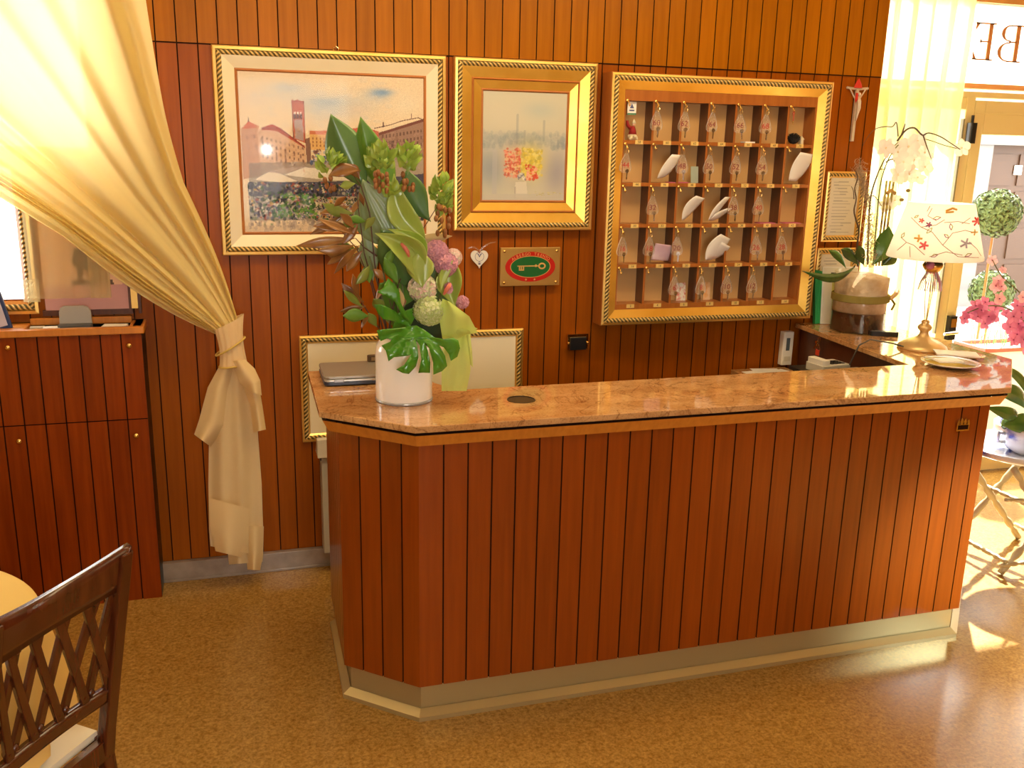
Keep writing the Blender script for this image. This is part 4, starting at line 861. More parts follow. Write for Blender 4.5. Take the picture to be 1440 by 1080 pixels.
t = thing('blue_framed_panel', 'dark blue framed lilac panel leaning on the cabinet top at the left edge', 'panel', (-.93, 3.93, KT))
tfp = Matrix.Translation((-.835, 3.935, KT)) @ Matrix.Rotation(-.25, 4, 'Y') @ Matrix.Rotation(-.2, 4, 'X')
b = MB(); b.box(-.30, 0, -.008, .008, 0, .145, 0, tfp); b.build('frame', mat('navy', (.02, .04, .14), .35), t, bevel=.003)
b = MB(); b.box(-.288, -.012, -.010, -.008, .014, .133, 0, tfp); b.build('screen', mat('lilac_panel', (.52, .48, .60), .4), t)
# ================================================================== OBJECTS ON THE WORKTOP, LEFT
lp = thing('laptop', 'closed silver grey laptop on the left end of the stone top', 'laptop', (.45, 3.32, TOP))
tfl = flat_tf(.452, 3.325, TOP, -.01)
b = MB(); b.rbox(-.17, .17, -.115, .115, .004, .016, .018, 0, tfl); lab(b.build('base', mat('dark_base', (.03, .035, .06), .35), lp, bevel=.002), 'dark underside of the laptop')
b = MB(); b.rbox(-.168, .168, -.113, .113, .016, .024, .018, 0, tfl); b.build('chassis', mat('silver', (.62, .62, .60), .3, .6), lp, bevel=.002)
b = MB(); b.rbox(-.17, .17, -.110, .115, .0255, .036, .018, 0, tfl); lab(b.build('lid', mat('taupe_lid', (.34, .31, .27), .3, .4), lp, bevel=.003), 'taupe metallic lid')
b = MB(); b.box(-.135, -.10, -.1145, -.105, .010, .026, 0, tfl); b.box(.10, .135, -.1145, -.105, .010, .026, 0, tfl); b.build('hinge', mat('hinge_grey', (.35, .35, .36), .35, .5), lp, bevel=.002)
b = MB()
for x in (-.14, .14):
    for y in (-.09, .09): b.lathe([(.008, 0), (.008, .004)], (.452+x, 3.325+y, TOP), 10)
b.build('rubber_foot', black, lp)
t = thing('card_terminal', 'small dark rounded device lying behind the laptop', 'device', (.50, 3.42, TOP+.036))
c = atY(512, 505, 3.44); b = MB()
b.rbox(-.05, .06, -.014, .014, 0, .024, .012, 0, flat_tf(.512, 3.425, TOP+.0362, 0)); b.build('body', mat('dark_bronze_case', (.10, .065, .04), .4), t, bevel=.005)
b = MB(); b.rbox(-.036, .05, -.0148, -.0138, .006, .019, .0004, 0, flat_tf(.512, 3.425, TOP+.0362, 0)); lab(b.build('face_plate', mat('tan_plate', (.36, .24, .12), .4), t), 'tan face plate')
# vase
VC = Vector((.527, 3.0, TOP)); vs = tag(MB().lathe([(.0001, .002), (.088, .002), (.0935, .006), (.095, .012), (.095, .165), (.090, .190), (.078, .207), (.066, .214), (.060, .214), (.060, .205), (.075, .19), (.0001, .03)], VC, 48).build('white_vase', mat('glazed_white', (.95, .94, .90), .12, coat=.6, coatr=.04), None, smooth=True), 'rounded white glazed vase holding the big bouquet on the stone top', 'vase')
b = MB(); b.lathe([(.094, 0), (.0965, .001), (.0970, .006), (.0955, .010)], VC, 48); lab(b.build('base_ring', mat('grey_ring', (.42, .42, .44), .2, .3), vs, smooth=True), 'grey ring around the foot of the vase')
# ------------------------------------------------------------------ bouquet
bq = thing('flower_bouquet', 'tall bouquet of green and bronze leaves, hydrangeas and a lime ribbon in the white vase', 'bouquet', (VC.x, VC.y, TOP+.20))
def leafmat(name, c1, c2, rough=.32, transl=.0):
    return mat(name, c1, rough, coat=.15, noise=(c2, 18, (1, 1, .35), .3, .7))
L_dark = leafmat('leaf_blue_green', (.075, .17, .045), (.13, .24, .07)); L_mid = leafmat('leaf_mid_green', (.10, .25, .025), (.17, .35, .05)); L_lime = leafmat('leaf_lime', (.30, .42, .06), (.42, .52, .12))
L_bronze = leafmat('leaf_bronze', (.17, .060, .014), (.36, .17, .04)); L_pale = leafmat('leaf_pale_underside', (.19, .27, .12), (.27, .35, .17)); L_mon = leafmat('leaf_monstera', (.050, .21, .012), (.10, .34, .03), .18)
L_olive = leafmat('leaf_olive', (.17, .22, .03), (.25, .30, .06)); stemm = mat('stem_green', (.14, .16, .04), .5); twig = mat('twig_brown', (.10, .04, .02), .6)
VIEW = Vector((-.30, -.93, .2)).normalized()
def leaf(mb, p0, p1, w_, side=0, bow=.0, fold=.15, roll=0, pw=.55, wave=0, curl=0, ribs=0, mi=0, nu=14, nv=8, n0=None, ex=1.12):
    """broad blade from p0 to p1. side: lateral bow, bow: arch toward the viewer, fold: V along the midrib, pw: where it is widest"""
    p0, p1 = Vector(p0), Vector(p1); d = (p1-p0); L = d.length; d.normalize()
    n = (n0 or VIEW); n = (n-d*n.dot(d)).normalized(); n = Matrix.Rotation(roll, 3, d) @ n; s = d.cross(n)
    def fn(u_, v_):
        c = p0.lerp(p1, u_)+s*side*L*math.sin(PI*u_)+n*bow*L*math.sin(PI*u_)
        ww = w_*(abs(math.sin(PI*min(u_**(math.log(.5)/math.log(pw)), 1)))**ex)*1.0+.0006; a = (v_-.5)*2
        off = -fold*abs(a)*ww+curl*a*a*ww*math.sin(PI*u_)+wave*math.sin(u_*17+a)*abs(a)*ww+ribs*math.cos(a*22)*ww
        return c+s*a*ww*.5+n*off
    mb.grid(fn, nu, nv, mi)
def V(px, py, dy=0): return atY(px, py, VC.y+dy)
def leafobj(name, m_, p0, p1, w_, **k):
    w_ = w_*1.28 if name == 'broad_leaf' else w_; b = MB(); leaf(b, p0, p1, w_, **k); return b.build(name, m_, bq, smooth=True, solid=.0012)
# broad upright leaves
leafobj('broad_leaf', L_dark, V(516, 268, .05), V(465, 160, .06), .100, side=-.04, fold=.22, pw=.52)
leafobj('broad_leaf', L_mid, V(535, 275, .03), V(507, 164, .03), .082, side=-.06, fold=.35, pw=.50, roll=-.3)
leafobj('broad_leaf', L_mid, V(556, 290, .07), V(541, 196, .08), .066, side=-.12, fold=.2)
leafobj('broad_leaf', L_dark, V(606, 312, .06), V(572, 238, .05), .080, side=-.12, fold=.12, pw=.55)
leafobj('broad_leaf', L_pale, V(560, 352, -.02), V(510, 252, -.01), .118, side=-.06, fold=.10, ribs=.006, nv=36, pw=.46)
leafobj('broad_leaf', L_lime, V(598, 336, -.05), V(554, 244, -.03), .066, side=-.15, fold=-.25, wave=.05, pw=.42)
leafobj('broad_leaf', L_dark, V(590, 345, .0), V(566, 285, .0), .05, fold=.1)
leafobj('broad_leaf', L_pale, V(525, 395, .03), V(512, 330, .03), .05, fold=.1)
leafobj('broad_leaf', L_dark, V(572, 405, -.02), V(535, 322, -.06), .11, side=.10, fold=.1, pw=.5)
leafobj('broad_leaf', L_mid, V(590, 460, .0), V(565, 380, .0), .10, fold=.1); leafobj('broad_leaf', L_dark, V(610, 470, .03), V(620, 400, .03), .10, fold=.1)
leafobj('broad_leaf', L_mid, V(565, 470, .02), V(540, 395, -.0), .09, fold=.15); leafobj('broad_leaf', L_dark, V(585, 440, .05), V(590, 340, .05), .12, fold=.1)
# lime anthurium hoods with pink spadix
def anthurium(pts_list, spx, label=None):
    b = MB()
    for a in pts_list: leaf(b, *a[:3], **a[3])
    o = b.build('anthurium', L_lime, bq, smooth=True, solid=.0015); lab(o, 'lime green anthurium spathe')
    if spx: s_ = MB(); s_.tube(spx, [.004, .007, .007, .004], 8); lab(s_.build('spadix', mat('coral', (.75, .20, .15), .45), o, smooth=True), 'coral spadix')
anthurium([(V(592, 402, -.08), V(527, 328, -.09), .085, dict(side=.22, fold=-.2, curl=.35, pw=.5)), (V(592, 390, -.08), V(545, 322, -.06), .05, dict(side=.30, fold=-.1, curl=.4))], [V(564, 342, -.10), V(569, 348, -.105), V(573, 354, -.105), V(575, 361, -.10)])
anthurium([(V(594, 405, -.11), V(592, 352, -.10), .088, dict(side=-.05, fold=-.15, curl=-.3, pw=.55))], None)
anthurium([(V(640, 432, -.06), V(640, 366, -.05), .085, dict(side=-.12, fold=-.1, curl=.3, pw=.55)), (V(620, 410, -.09), V(637, 366, -.08), .03, dict(side=-.1))], [V(624, 414, -.09), V(628, 408, -.095), V(631, 403, -.095), V(633, 399, -.09)])
# green bell sprigs
def sprig(cx, cy, n, dy, r=13, seeds=0):
    b = MB()
    for k in range(int(n*1.5)):
        a = rng.uniform(0, 2*PI); rr = rng.uniform(2, r); x, y = cx+rr*math.cos(a), cy+rr*1.25*math.sin(a); p = V(x, y, dy+rng.uniform(-.02, .02))
        e = p+Vector((math.cos(a)*.024, rng.uniform(-.025, .01), -math.sin(a)*.010+.026)); leaf(b, p, e, .024, bow=.10, fold=-.25, roll=rng.uniform(-1.2, 1.2), nu=6, nv=4, mi=0, ex=1.0, pw=.4)
    o = b.build('green_bell_sprig', leafmat('leaf_bell', (.28, .42, .05), (.40, .54, .10)), bq, smooth=True)
    if seeds:
        s_ = MB()
        for k in range(seeds): s_.ball(V(cx+rng.uniform(-9, 11), cy+14+rng.uniform(0, 26), dy-.025+rng.uniform(-.01, .01)), .0075, 6, sz=1.5, rings=4)
        lab(s_.build('seed_pod', mat('brown_pod', (.30, .12, .03), .5), o, smooth=True), 'brown seed pods')
sprig(464, 236, 22, -.03, 14, 5); sprig(536, 228, 30, -.07, 15, 16); sprig(573, 228, 22, -.04, 13, 8); sprig(622, 272, 26, -.02, 13, 7); sprig(622, 292, 10, -.02, 10, 5)
sprig(550, 272, 8, -.06, 6)
# bronze foliage branches
def branch(pts, r=.003): b = MB(); b.tube(pts, [r*(1-.6*i/(len(pts)-1)) for i in range(len(pts))], 6); return b
for pts in ([(545, 470), (530, 420), (512, 355), (505, 300), (500, 262)], [(540, 470), (522, 400), (502, 350), (480, 325)], [(545, 480), (525, 450), (505, 420), (497, 395)], [(545, 470), (560, 400), (590, 330), (615, 290)], [(530, 360), (512, 348), (500, 335)], [(545, 470), (528, 380), (520, 300), (508, 262), (498, 248)]):
    bb = branch([V(x, y, -.01-.01*i) for i, (x, y) in enumerate(pts)]); bb.build('twig', twig, bq)
BL = [(500, 335, 416, 346, .034), (500, 344, 445, 352, .032), (495, 318, 440, 318, .034), (498, 300, 453, 286, .036), (492, 290, 450, 300, .026), (505, 308, 480, 345, .030), (486, 300, 436, 330, .028), (498, 322, 478, 300, .030), (512, 325, 528, 305, .024), (508, 240, 462, 247, .042), (506, 252, 488, 230, .034),
      (505, 345, 470, 385, .026), (510, 352, 487, 382, .034), (520, 372, 500, 400, .030), (496, 365, 455, 352, .022), (500, 330, 447, 308, .026), (505, 280, 495, 300, .024), (512, 290, 505, 270, .02), (500, 350, 470, 338, .028), (512, 425, 480, 398, .034), (515, 430, 478, 438, .028), (505, 420, 496, 385, .026), (528, 425, 545, 398, .026), (510, 432, 483, 408, .024), (540, 395, 525, 378, .024), (520, 440, 508, 462, .018), (497, 350, 460, 372, .026), (488, 276, 470, 290, .022)]
for i, (x0_, y0_, x1_, y1_, w_) in enumerate(BL):
    d_ = -.03-.05*rng.random(); leafobj('bronze_leaf', L_bronze if i % 5 != 3 else L_olive, V(x0_, y0_, d_), V(x1_, y1_, d_-.02*rng.random()), w_, side=rng.uniform(-.08, .08), bow=rng.uniform(-.10, .12), fold=rng.choice([-.12, .10]), roll=rng.uniform(-.7, .7), nu=10, nv=4)
for x0_, y0_, x1_, y1_, w_, m_ in ((520, 445, 482, 444, .046, L_mid), (498, 360, 478, 346, .03, L_mid), (520, 398, 512, 376, .04, L_mid), (540, 380, 552, 350, .03, L_mid), (540, 440, 525, 420, .04, L_olive), (515, 312, 490, 306, .026, L_mid), (560, 400, 540, 362, .04, L_mid), (530, 460, 518, 440, .03, L_olive), (505, 322, 482, 312, .02, L_mid), (552, 418, 534, 398, .05, L_mid), (500, 258, 478, 262, .026, L_lime)):
    leafobj('small_leaf', m_, V(x0_, y0_, -.05), V(x1_, y1_, -.06), w_, fold=.2, roll=rng.uniform(-.4, .4), nu=8, nv=4)
leafobj('dry_leaf', mat('dry_tan', (.50, .36, .16), .6), V(575, 338, -.03), V(636, 332, -.03), .03, fold=.2); leafobj('dry_leaf', L_bronze, V(563, 415, -.09), V(566, 432, -.09), .03, fold=.1)
leafobj('dry_leaf', mat('dry_tan', (.50, .36, .16), .6), V(562, 405, -.1), V(566, 432, -.1), .020, fold=.2)
# hydrangea heads: clusters of four-petalled florets
def hydrangea(px, py, r, dy, cols, label):
    c = V(px, py, dy); b = MB(); b.ball(c, r*.72, 12, rings=8)
    for k in range(190):
        n = Vector(rng.normal(size=3)).normalized()
        if n.y > .45: n.y = -n.y
        p = c+n*r*rng.uniform(.86, 1.06); a = Matrix.Rotation(rng.uniform(0, 6), 3, n) @ n.orthogonal().normalized(); q2 = n.cross(a); s_ = .0112*rng.uniform(.7, 1.2); n = (n+Vector(rng.normal(size=3))*.25).normalized()
        mi = 1+int(rng.integers(len(cols)-1)) if len(cols) > 1 else 0
        for e, f in ((a, q2), (-a, -q2), (q2, -a), (-q2, a)): b.add([p, p+e*s_*.75+f*s_*.45+n*.002, p+e*s_*1.35+n*.0005, p+e*s_*.75-f*s_*.45+n*.002], [(0, 1, 2, 3)], mi)
    o = b.build('hydrangea', cols, bq); lab(o, label)
hg = mat('petal_green', (.50, .62, .22), .6); hgw = mat('petal_pale_green', (.68, .74, .42), .6); hgl = mat('petal_lime', (.42, .55, .15), .6)
hydrangea(603, 436, .048, -.085, [hgl, hg, hgw], 'pale green hydrangea head')
hw = mat('petal_cream', (.78, .70, .58), .6); hp_ = mat('petal_blush', (.82, .58, .52), .6)
hydrangea(594, 405, .044, -.06, [hw, hw, hp_, hgw], 'creamy white hydrangea head')
pk = mat('petal_mauve', (.55, .25, .36), .6); pk2 = mat('petal_rose', (.72, .34, .42), .6); pk3 = mat('petal_plum', (.30, .12, .25), .6)
hydrangea(614, 354, .036, -.03, [pk3, pk, pk2, pk], 'mauve pink hydrangea head'); hydrangea(627, 372, .036, -.045, [pk3, pk, pk2], 'deep pink hydrangea head'); hydrangea(637, 362, .026, -.02, [hp_, hp_, hw], 'blush flower head beside the mauve one')
hydrangea(650, 425, .016, -.01, [pk2, pk2], 'small pink bloom at the right side'); hydrangea(630, 405, .018, -.04, [pk2, pk2], 'small coral bloom')
# monstera leaf spilling over the vase
def polyleaf(outline, fy, name='monstera_leaf', m_=L_mon, cuts=3):
    tris = geometry.tessellate_polygon([[Vector((x, y, 0)) for x, y in outline]]); bm = bmesh.new()
    vs_ = [bm.verts.new((x, y, 0)) for x, y in outline]
    for t_ in tris:
        try: bm.faces.new([vs_[k] for k in t_])
        except ValueError: pass
    for _ in range(cuts):
        es = [e for e in bm.edges if e.calc_length() > 9]
        if es: bmesh.ops.subdivide_edges(bm, edges=es, cuts=1); bmesh.ops.triangulate(bm, faces=bm.faces[:])
    bm.verts.index_update(); b = MB(); b.v = [V(v_.co.x, v_.co.y, fy(v_.co.x, v_.co.y)) for v_ in bm.verts]
    for f_ in bm.faces: b.face([v_.index for v_ in f_.verts][::-1])
    bm.free(); return b.build(name, m_, bq, smooth=True, solid=.0012)
def zz(pts): return [(400+x/4.153, 380+y/4.153) for x, y in pts]
MON = zz([(735, 325), (690, 335), (600, 343), (540, 350), (548, 385), (562, 415), (600, 398), (626, 402), (618, 418), (566, 440), (592, 470), (608, 532), (640, 508), (720, 500), (742, 492), (722, 520), (700, 552), (652, 580), (690, 600), (726, 606), (768, 562), (782, 510), (776, 450), (766, 400), (790, 440), (800, 520), (782, 600), (808, 598), (850, 600), (852, 540), (838, 470), (815, 415), (845, 455), (868, 540), (870, 610), (920, 590), (950, 560), (938, 500), (905, 440), (930, 450), (960, 490), (972, 530), (1010, 505), (1026, 455), (1015, 410), (985, 395), (930, 402), (880, 395), (820, 350), (770, 322)])
def monstera():
    cx, cy = 400+740/4.153, 380+335/4.153
    def fy(x, y):
        d = math.hypot(x-cx, y-cy); a = math.atan2(y-cy, x-cx)
        return -.115-.045*math.sin(min(d/60, 1)*PI*.5)+.006*math.sin(a*14)*min(d/30, 1)
    return polyleaf(MON, fy)
o = polyleaf(zz([(740, 335), (700, 330), (640, 300), (575, 285), (545, 250), (525, 200), (570, 200), (640, 235), (690, 280), (720, 300)]), lambda x, y: -.115-.02*math.sin((x-525)*.12)); lab(o, 'glossy green lobe above the vase rim')
o = polyleaf(zz([(715, 300), (690, 270), (665, 215), (640, 180), (590, 150), (540, 128), (575, 105), (605, 45), (650, 90), (672, 130), (680, 190), (705, 240), (735, 300)]), lambda x, y: -.105-.015*math.sin((y-390)*.05)); lab(o, 'glossy green leaf with notched edge')
lab(monstera(), 'glossy split monstera leaf hanging over the vase')
leafobj('broad_leaf', L_mon, V(585, 465, -.05), V(560, 440, -.08), .09, bow=.1, fold=.1)
b = MB(); b.ball(V(595, 455, -.005), .085, 14, rings=8); lab(b.build('inner_shade_ball', mat('deep_green_shadow', (.015, .035, .012), .8), bq, smooth=True), 'dark green ball standing in for shade between the flowers')  # dark ball put in as the shade inside the bouquet
b = MB()
for k in range(9):
    x = 555+k*6; b.tube([VC+Vector((rng.uniform(-.04, .04), rng.uniform(-.04, .04), .06)), V(x, 480, rng.uniform(-.02, .03)), V(520+k*14, 360, .01)], .003, 6)
b.build('stems', stemm, bq)
# ribbon
rib = cloth('lime_ribbon', (.66, .80, .24), .08, .3)
def strip(name, L, R, y0_, amp=.006, nf=12, y1_=None, lb=None):
    def samp(P, t): n = len(P)-1; i = min(int(t*n), n-1); a = t*n-i; return (P[i][0]*(1-a)+P[i+1][0]*a, P[i][1]*(1-a)+P[i+1][1]*a)
    b = MB(); y1_ = y0_ if y1_ is None else y1_
    b.grid(lambda u_, v_: V(*[samp(L, v_)[i]*(1-u_)+samp(R, v_)[i]*u_ for i in (0, 1)], y0_+(y1_-y0_)*v_+amp*math.sin(u_*nf+v_*2)-.02*math.sin(v_*PI)), 16, 14)
    o = b.build(name, rib, bq, smooth=True); 
    if lb: lab(o, lb)
strip('ribbon', [(628, 475), (620, 500), (621, 525), (621, 550)], [(655, 465), (660, 500), (662, 520), (656, 550)], -.07, lb='lime green ribbon tail')
strip('ribbon', [(640, 470), (648, 490), (655, 505)], [(661, 468), (664, 495), (665, 517)], -.05, lb='lime green ribbon tail')
strip('ribbon_loop', [(622, 420), (618, 450), (622, 476)], [(632, 424), (660, 445), (672, 468)], -.12, .012, 7, -.09, 'lime green ribbon bow loop')
strip('ribbon_loop', [(622, 476), (640, 478), (655, 472)], [(640, 448), (655, 455), (672, 462)], -.10, .010, 7, -.07, 'lime green ribbon bow loop')
# grey appliance between wall and counter
t = thing('grey_appliance', 'tall pale grey appliance with a cream lid in the gap left of the counter', 'appliance', (.39, 3.97, .105))
b = MB(); b.box(.322, .47, 3.93, 4.025, .105, .560); b.build('housing', mat('pale_grey_metal', (.50, .47, .40), .45), t, bevel=.003)
b = MB(); b.prism([(-.035, 0), (-.145, 0), (-.145, .085), (-.11, .085)], 0, .165, tf=Matrix.Translation((.305, 4.06, .562)) @ Matrix(((0, 0, 1, 0), (1, 0, 0, 0), (0, 1, 0, 0), (0, 0, 0, 1))))
b.v = [v_ for v_ in b.v]; lab(b.build('lid', mat('cream_lid', (.72, .66, .52), .4), t, bevel=.003), 'cream sloping lid')
b = MB(); b.box(.318, .322, 3.935, 4.02, .545, .64); lab(b.build('side_vent', black, t), 'black side panel of the lid')
# ================================================================== OBJECTS AT THE RIGHT END
# glass cylinder with orchid
OC = Vector((2.905, 3.80, TOP)); 
gv = thing('glass_cylinder_vase', 'wide glass cylinder with dark water below, moss and an olive band', 'vase', OC)
GR = .132; gm = glassy('vase_glass', (.97, .96, .93), .07, .03, 0)
b = MB(); b.lathe([(GR-.004, .0), (GR, .002), (GR, .285), (GR-.004, .287), (GR-.004, .01)], OC, 48); b.build('glass', gm, gv, smooth=True)
b = MB(); b.lathe([(.0001, .006), (GR-.006, .006), (GR-.006, .095), (.0001, .097)], OC, 40); lab(b.build('dark_pebbles', mat('dark_red_pebbles', (.012, .003, .003), .12, coat=.5, noise=((.06, .010, .010), 40, (1, 1, 1), .4, .7)), gv, smooth='auto'), 'dark red layer in the bottom of the vase')
b = MB(); b.lathe([(.0001, .097), (GR-.008, .098), (GR-.010, .20), (GR-.007, .262), (.06, .280), (.0001, .285)], OC, 40); lab(b.build('pale_moss', mat('pale_moss', (.62, .45, .30), .9, noise=((.80, .68, .55), 22, (1, 1, 1), .35, .65), bump=.6), gv, smooth=True), 'pale moss and paper filling')
b = MB(); b.lathe([(GR+.0005, .148), (GR+.003, .150), (GR+.003, .180), (GR+.0005, .182)], OC, 40); b.tube([OC+Vector((.10, -.09, .165)), OC+Vector((.13, -.09, .19)), OC+Vector((.15, -.07, .20))], .012, 6, 1); b.tube([OC+Vector((.11, -.085, .165)), OC+Vector((.13, -.09, .14)), OC+Vector((.115, -.09, .11))], .006, 6)
lab(b.build('olive_band', [cloth('olive_band', (.30, .24, .07), 0, .1), mat('tan_bow', (.75, .52, .25), .6)], gv), 'olive ribbon band tied around the vase')
oc = thing('white_orchid', 'white orchid with curly twigs, bamboo sticks and grey moss in the glass cylinder', 'orchid', (OC.x, OC.y, TOP+.27))
def O(px, py, dy=0): return atY(px, py, OC.y+dy)
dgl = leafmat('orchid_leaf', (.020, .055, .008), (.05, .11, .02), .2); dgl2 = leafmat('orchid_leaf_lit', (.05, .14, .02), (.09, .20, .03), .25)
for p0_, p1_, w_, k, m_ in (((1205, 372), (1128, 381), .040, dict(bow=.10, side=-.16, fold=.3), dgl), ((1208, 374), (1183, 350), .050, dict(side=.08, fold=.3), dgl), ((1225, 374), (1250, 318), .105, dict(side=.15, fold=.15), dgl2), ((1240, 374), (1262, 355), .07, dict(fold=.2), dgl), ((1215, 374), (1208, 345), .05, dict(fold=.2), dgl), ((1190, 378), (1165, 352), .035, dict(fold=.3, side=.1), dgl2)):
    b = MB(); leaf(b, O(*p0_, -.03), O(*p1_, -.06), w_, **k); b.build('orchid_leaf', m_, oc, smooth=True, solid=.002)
def curvy(pts, r, m_, name, dy=0, par=oc, F=O):
    b = MB(); P = [F(x, y, dy+.006*math.sin(i*1.7)) for i, (x, y) in enumerate(pts)]
    Q = []
    for i in range(len(P)-1):
        for k in range(4):
            t = k/4; a, b0, c, d = P[max(i-1, 0)], P[i], P[i+1], P[min(i+2, len(P)-1)]
            Q.append(.5*((2*b0)+(c-a)*t+(2*a-5*b0+4*c-d)*t*t+(3*b0-a-3*c+d)*t**3))
    Q.append(P[-1]); b.tube(Q, [1.35*r*(1-.6*i/(len(Q)-1)) for i in range(len(Q))], 6); return b.build(name, m_, par, smooth=True)
tw = mat('dark_twig', (.09, .055, .03), .6)
curvy([(1207, 374), (1205, 350), (1208, 325), (1204, 310), (1201, 296), (1204, 280), (1202, 265), (1206, 250), (1203, 240)], .0042, tw, 'curly_twig', -.02)
curvy([(1201, 280), (1200, 268), (1197, 262)], .002, tw, 'curly_twig', -.02)
curvy([(1220, 372), (1221, 330), (1224, 280), (1233, 248), (1243, 226), (1253, 210), (1263, 200)], .0040, tw, 'curly_twig', .0)
curvy([(1246, 228), (1255, 224), (1262, 233), (1263, 250), (1264, 268)], .0028, tw, 'curly_twig', .0)
curvy([(1262, 222), (1270, 216), (1278, 214)], .002, tw, 'curly_twig'); curvy([(1257, 226), (1270, 230), (1280, 226)], .002, tw, 'curly_twig'); curvy([(1264, 248), (1276, 248)], .002, tw, 'curly_twig'); curvy([(1238, 238), (1250, 238)], .002, tw, 'curly_twig'); curvy([(1215, 285), (1228, 275), (1240, 290)], .0025, tw, 'curly_twig')
curvy([(1262, 198), (1274, 183), (1286, 180), (1297, 190), (1306, 187), (1322, 192), (1338, 202), (1350, 210)], .0036, tw, 'curly_twig', -.02); curvy([(1298, 190), (1303, 205), (1307, 216), (1310, 225)], .0025, tw, 'curly_twig', -.02); curvy([(1268, 190), (1273, 174)], .004, tw, 'curly_twig', -.02)
curvy([(1263, 192), (1262, 180), (1260, 172), (1255, 178), (1245, 178), (1232, 181), (1222, 190), (1213, 205)], .0022, tw, 'curly_twig', -.01)
for x0_, x1_, yb in ((1232, 1247, 375), (1236, 1252, 380), (1240, 1257, 378)):
    b = MB(); b.tube([O(x0_, 374, 0), O((x0_+x1_)/2, 315, 0), O(x1_, 254, 0)], .005, 8); lab(b.build('bamboo_stick', mat('bamboo', (.50, .42, .12), .5, noise=((.22, .12, .04), 6, (1, 1, 6), .45, .6)), oc, smooth=True), 'tied bamboo stick')
b = MB(); b.tube([O(1247, 272, -.012), O(1253, 268, -.014), O(1259, 272, -.012)], .009, 6); b.build('raffia_tie', mat('raffia', (.45, .28, .10), .8), oc)
for x, y in ((1277, 268), (1268, 281)): b = MB(); b.ball(O(x, y, -.02), .011, 8, sz=.8); lab(b.build('bud', mat('brown_bud', (.28, .20, .05), .5), oc, smooth=True), 'olive brown bud')
# moss tail: hairy hanging tuft
b = MB()
for k in range(420):
    t = rng.random(); cx = 1205+8*math.sin(t*2)+t*8; cy = 232+t*60; a = rng.uniform(0, 2*PI); w_ = 12*(1-t*.35)
    p = O(cx+rng.normal()*w_*.35, cy+rng.normal()*6, rng.uniform(-.02, .02)); b.tube([p, p+Vector((rng.normal()*.006, rng.normal()*.006, rng.normal()*.008)), p+Vector((rng.normal()*.014, rng.normal()*.01, rng.normal()*.016))], .0008, 3, cap=False)
lab(tag(b.build('moss_tuft', mat('grey_moss', (.42, .30, .20), .9), oc), kind='stuff'), 'grey brown hairy moss tuft')
b = MB()
for k in range(420):
    t = rng.random(); p = O(1224+rng.normal()*5-t*2, 300+t*74, -.03+rng.uniform(-.02, .02)); b.tube([p, p+Vector((rng.normal()*.010, rng.normal()*.008, rng.normal()*.008)), p+Vector((rng.normal()*.012, rng.normal()*.01, -.012))], .0009, 3, cap=False)
lab(tag(b.build('moss_tuft', mat('pale_root_moss', (.50, .38, .22), .9), oc), kind='stuff'), 'pale rootlike moss')
def blossom(mb, c, s_, n=None, mi=0, lip=1):
    n = (n or (VIEW+Vector(rng.normal(size=3))*.25)).normalized(); a = n.orthogonal().normalized(); a = Matrix.Rotation(rng.uniform(0, 6), 3, n) @ a
    for k in range(5):
        ang = 2*PI*k/5; d = Matrix.Rotation(ang, 3, n) @ a; leaf(mb, c, c+d*s_+n*s_*.12, s_*(.95 if k in (1, 4) else .62), bow=.10, fold=.05, n0=n, nu=6, nv=4, mi=mi, ex=.7)
    mb.ball(c+n*s_*.10, s_*.10, 6, lip, rings=4)
wp = cloth('orchid_white', (.95, .92, .92), 0, .35); yl = mat('lip_yellow', (.88, .72, .52), .5)
for x, y, s_ in ((1245, 208, .05), (1262, 214, .05), (1277, 206, .055), (1290, 198, .05), (1270, 228, .055), (1285, 225, .05), (1262, 246, .05), (1278, 244, .05), (1290, 250, .045), (1246, 287, .042), (1258, 282, .038), (1352, 208, .045), (1300, 235, .05), (1300, 215, .05)):
    b = MB(); blossom(b, O(x, y, rng.uniform(-.02, .03)), s_); b.build('blossom', [wp, yl], oc, smooth=True)
curvy([(1228, 372), (1232, 320), (1240, 250), (1262, 205), (1295, 195), (1330, 205), (1352, 210)], .003, stemm, 'flower_stem', .02)
# document holder with green folders
t = thing('document_holder', 'clear stand with a printed sheet and green folder edges left of the orchid vase', 'document holder', (2.87, 3.93, TOP))
A_ = atZ(1147, 447, TOP); 
tfd = Matrix.Translation((2.812, 3.962, TOP)) @ Matrix.Rotation(math.radians(-10), 4, 'Z') @ Matrix.Rotation(math.radians(-7), 4, 'X')
gr = mat('green_folder', (.03, .38, .10), .5)
b = MB()
for k in range(5): b.box(-.028+.005*k, -.024+.005*k, .0, .03, .005, .275-.002*k, 0, tfd @ Matrix.Translation((0, 0, 0)) @ Matrix.Rotation(-.05+.012*k, 4, 'Y'))
lab(b.build('green_folders', gr, t), 'green folder edges')
b = MB(); b.box(0, .185, .004, .010, .003, .29, 0, tfd); b.build('white_back', white, t)
q = Paint(0, 0, 100, 150, 60, 90, (.88, .87, .82)); q.poly([(22, 14), (36, 14), (36, 24), (22, 24)], (.1, .1, .12)); q.poly([(27, 24), (40, 24), (42, 138), (28, 138)], (.80, .78, .45)); q.poly([(40, 58), (92, 54), (92, 60), (40, 64)], (.72, .74, .35))
for y in range(66, 142, 7): q.lines([(48, y), (90, y-2)], (.62, .58, .68), 1.0, .5)
for y in range(20, 52, 7): q.lines([(48, y), (84, y-2)], (.7, .72, .6), 1.0, .5)
h_, w_ = 90, 60
cv = canvas('printed_sheet', .004, .180, .008, .285, .002, q.a, t)      # authored flat, then leaned with the stand
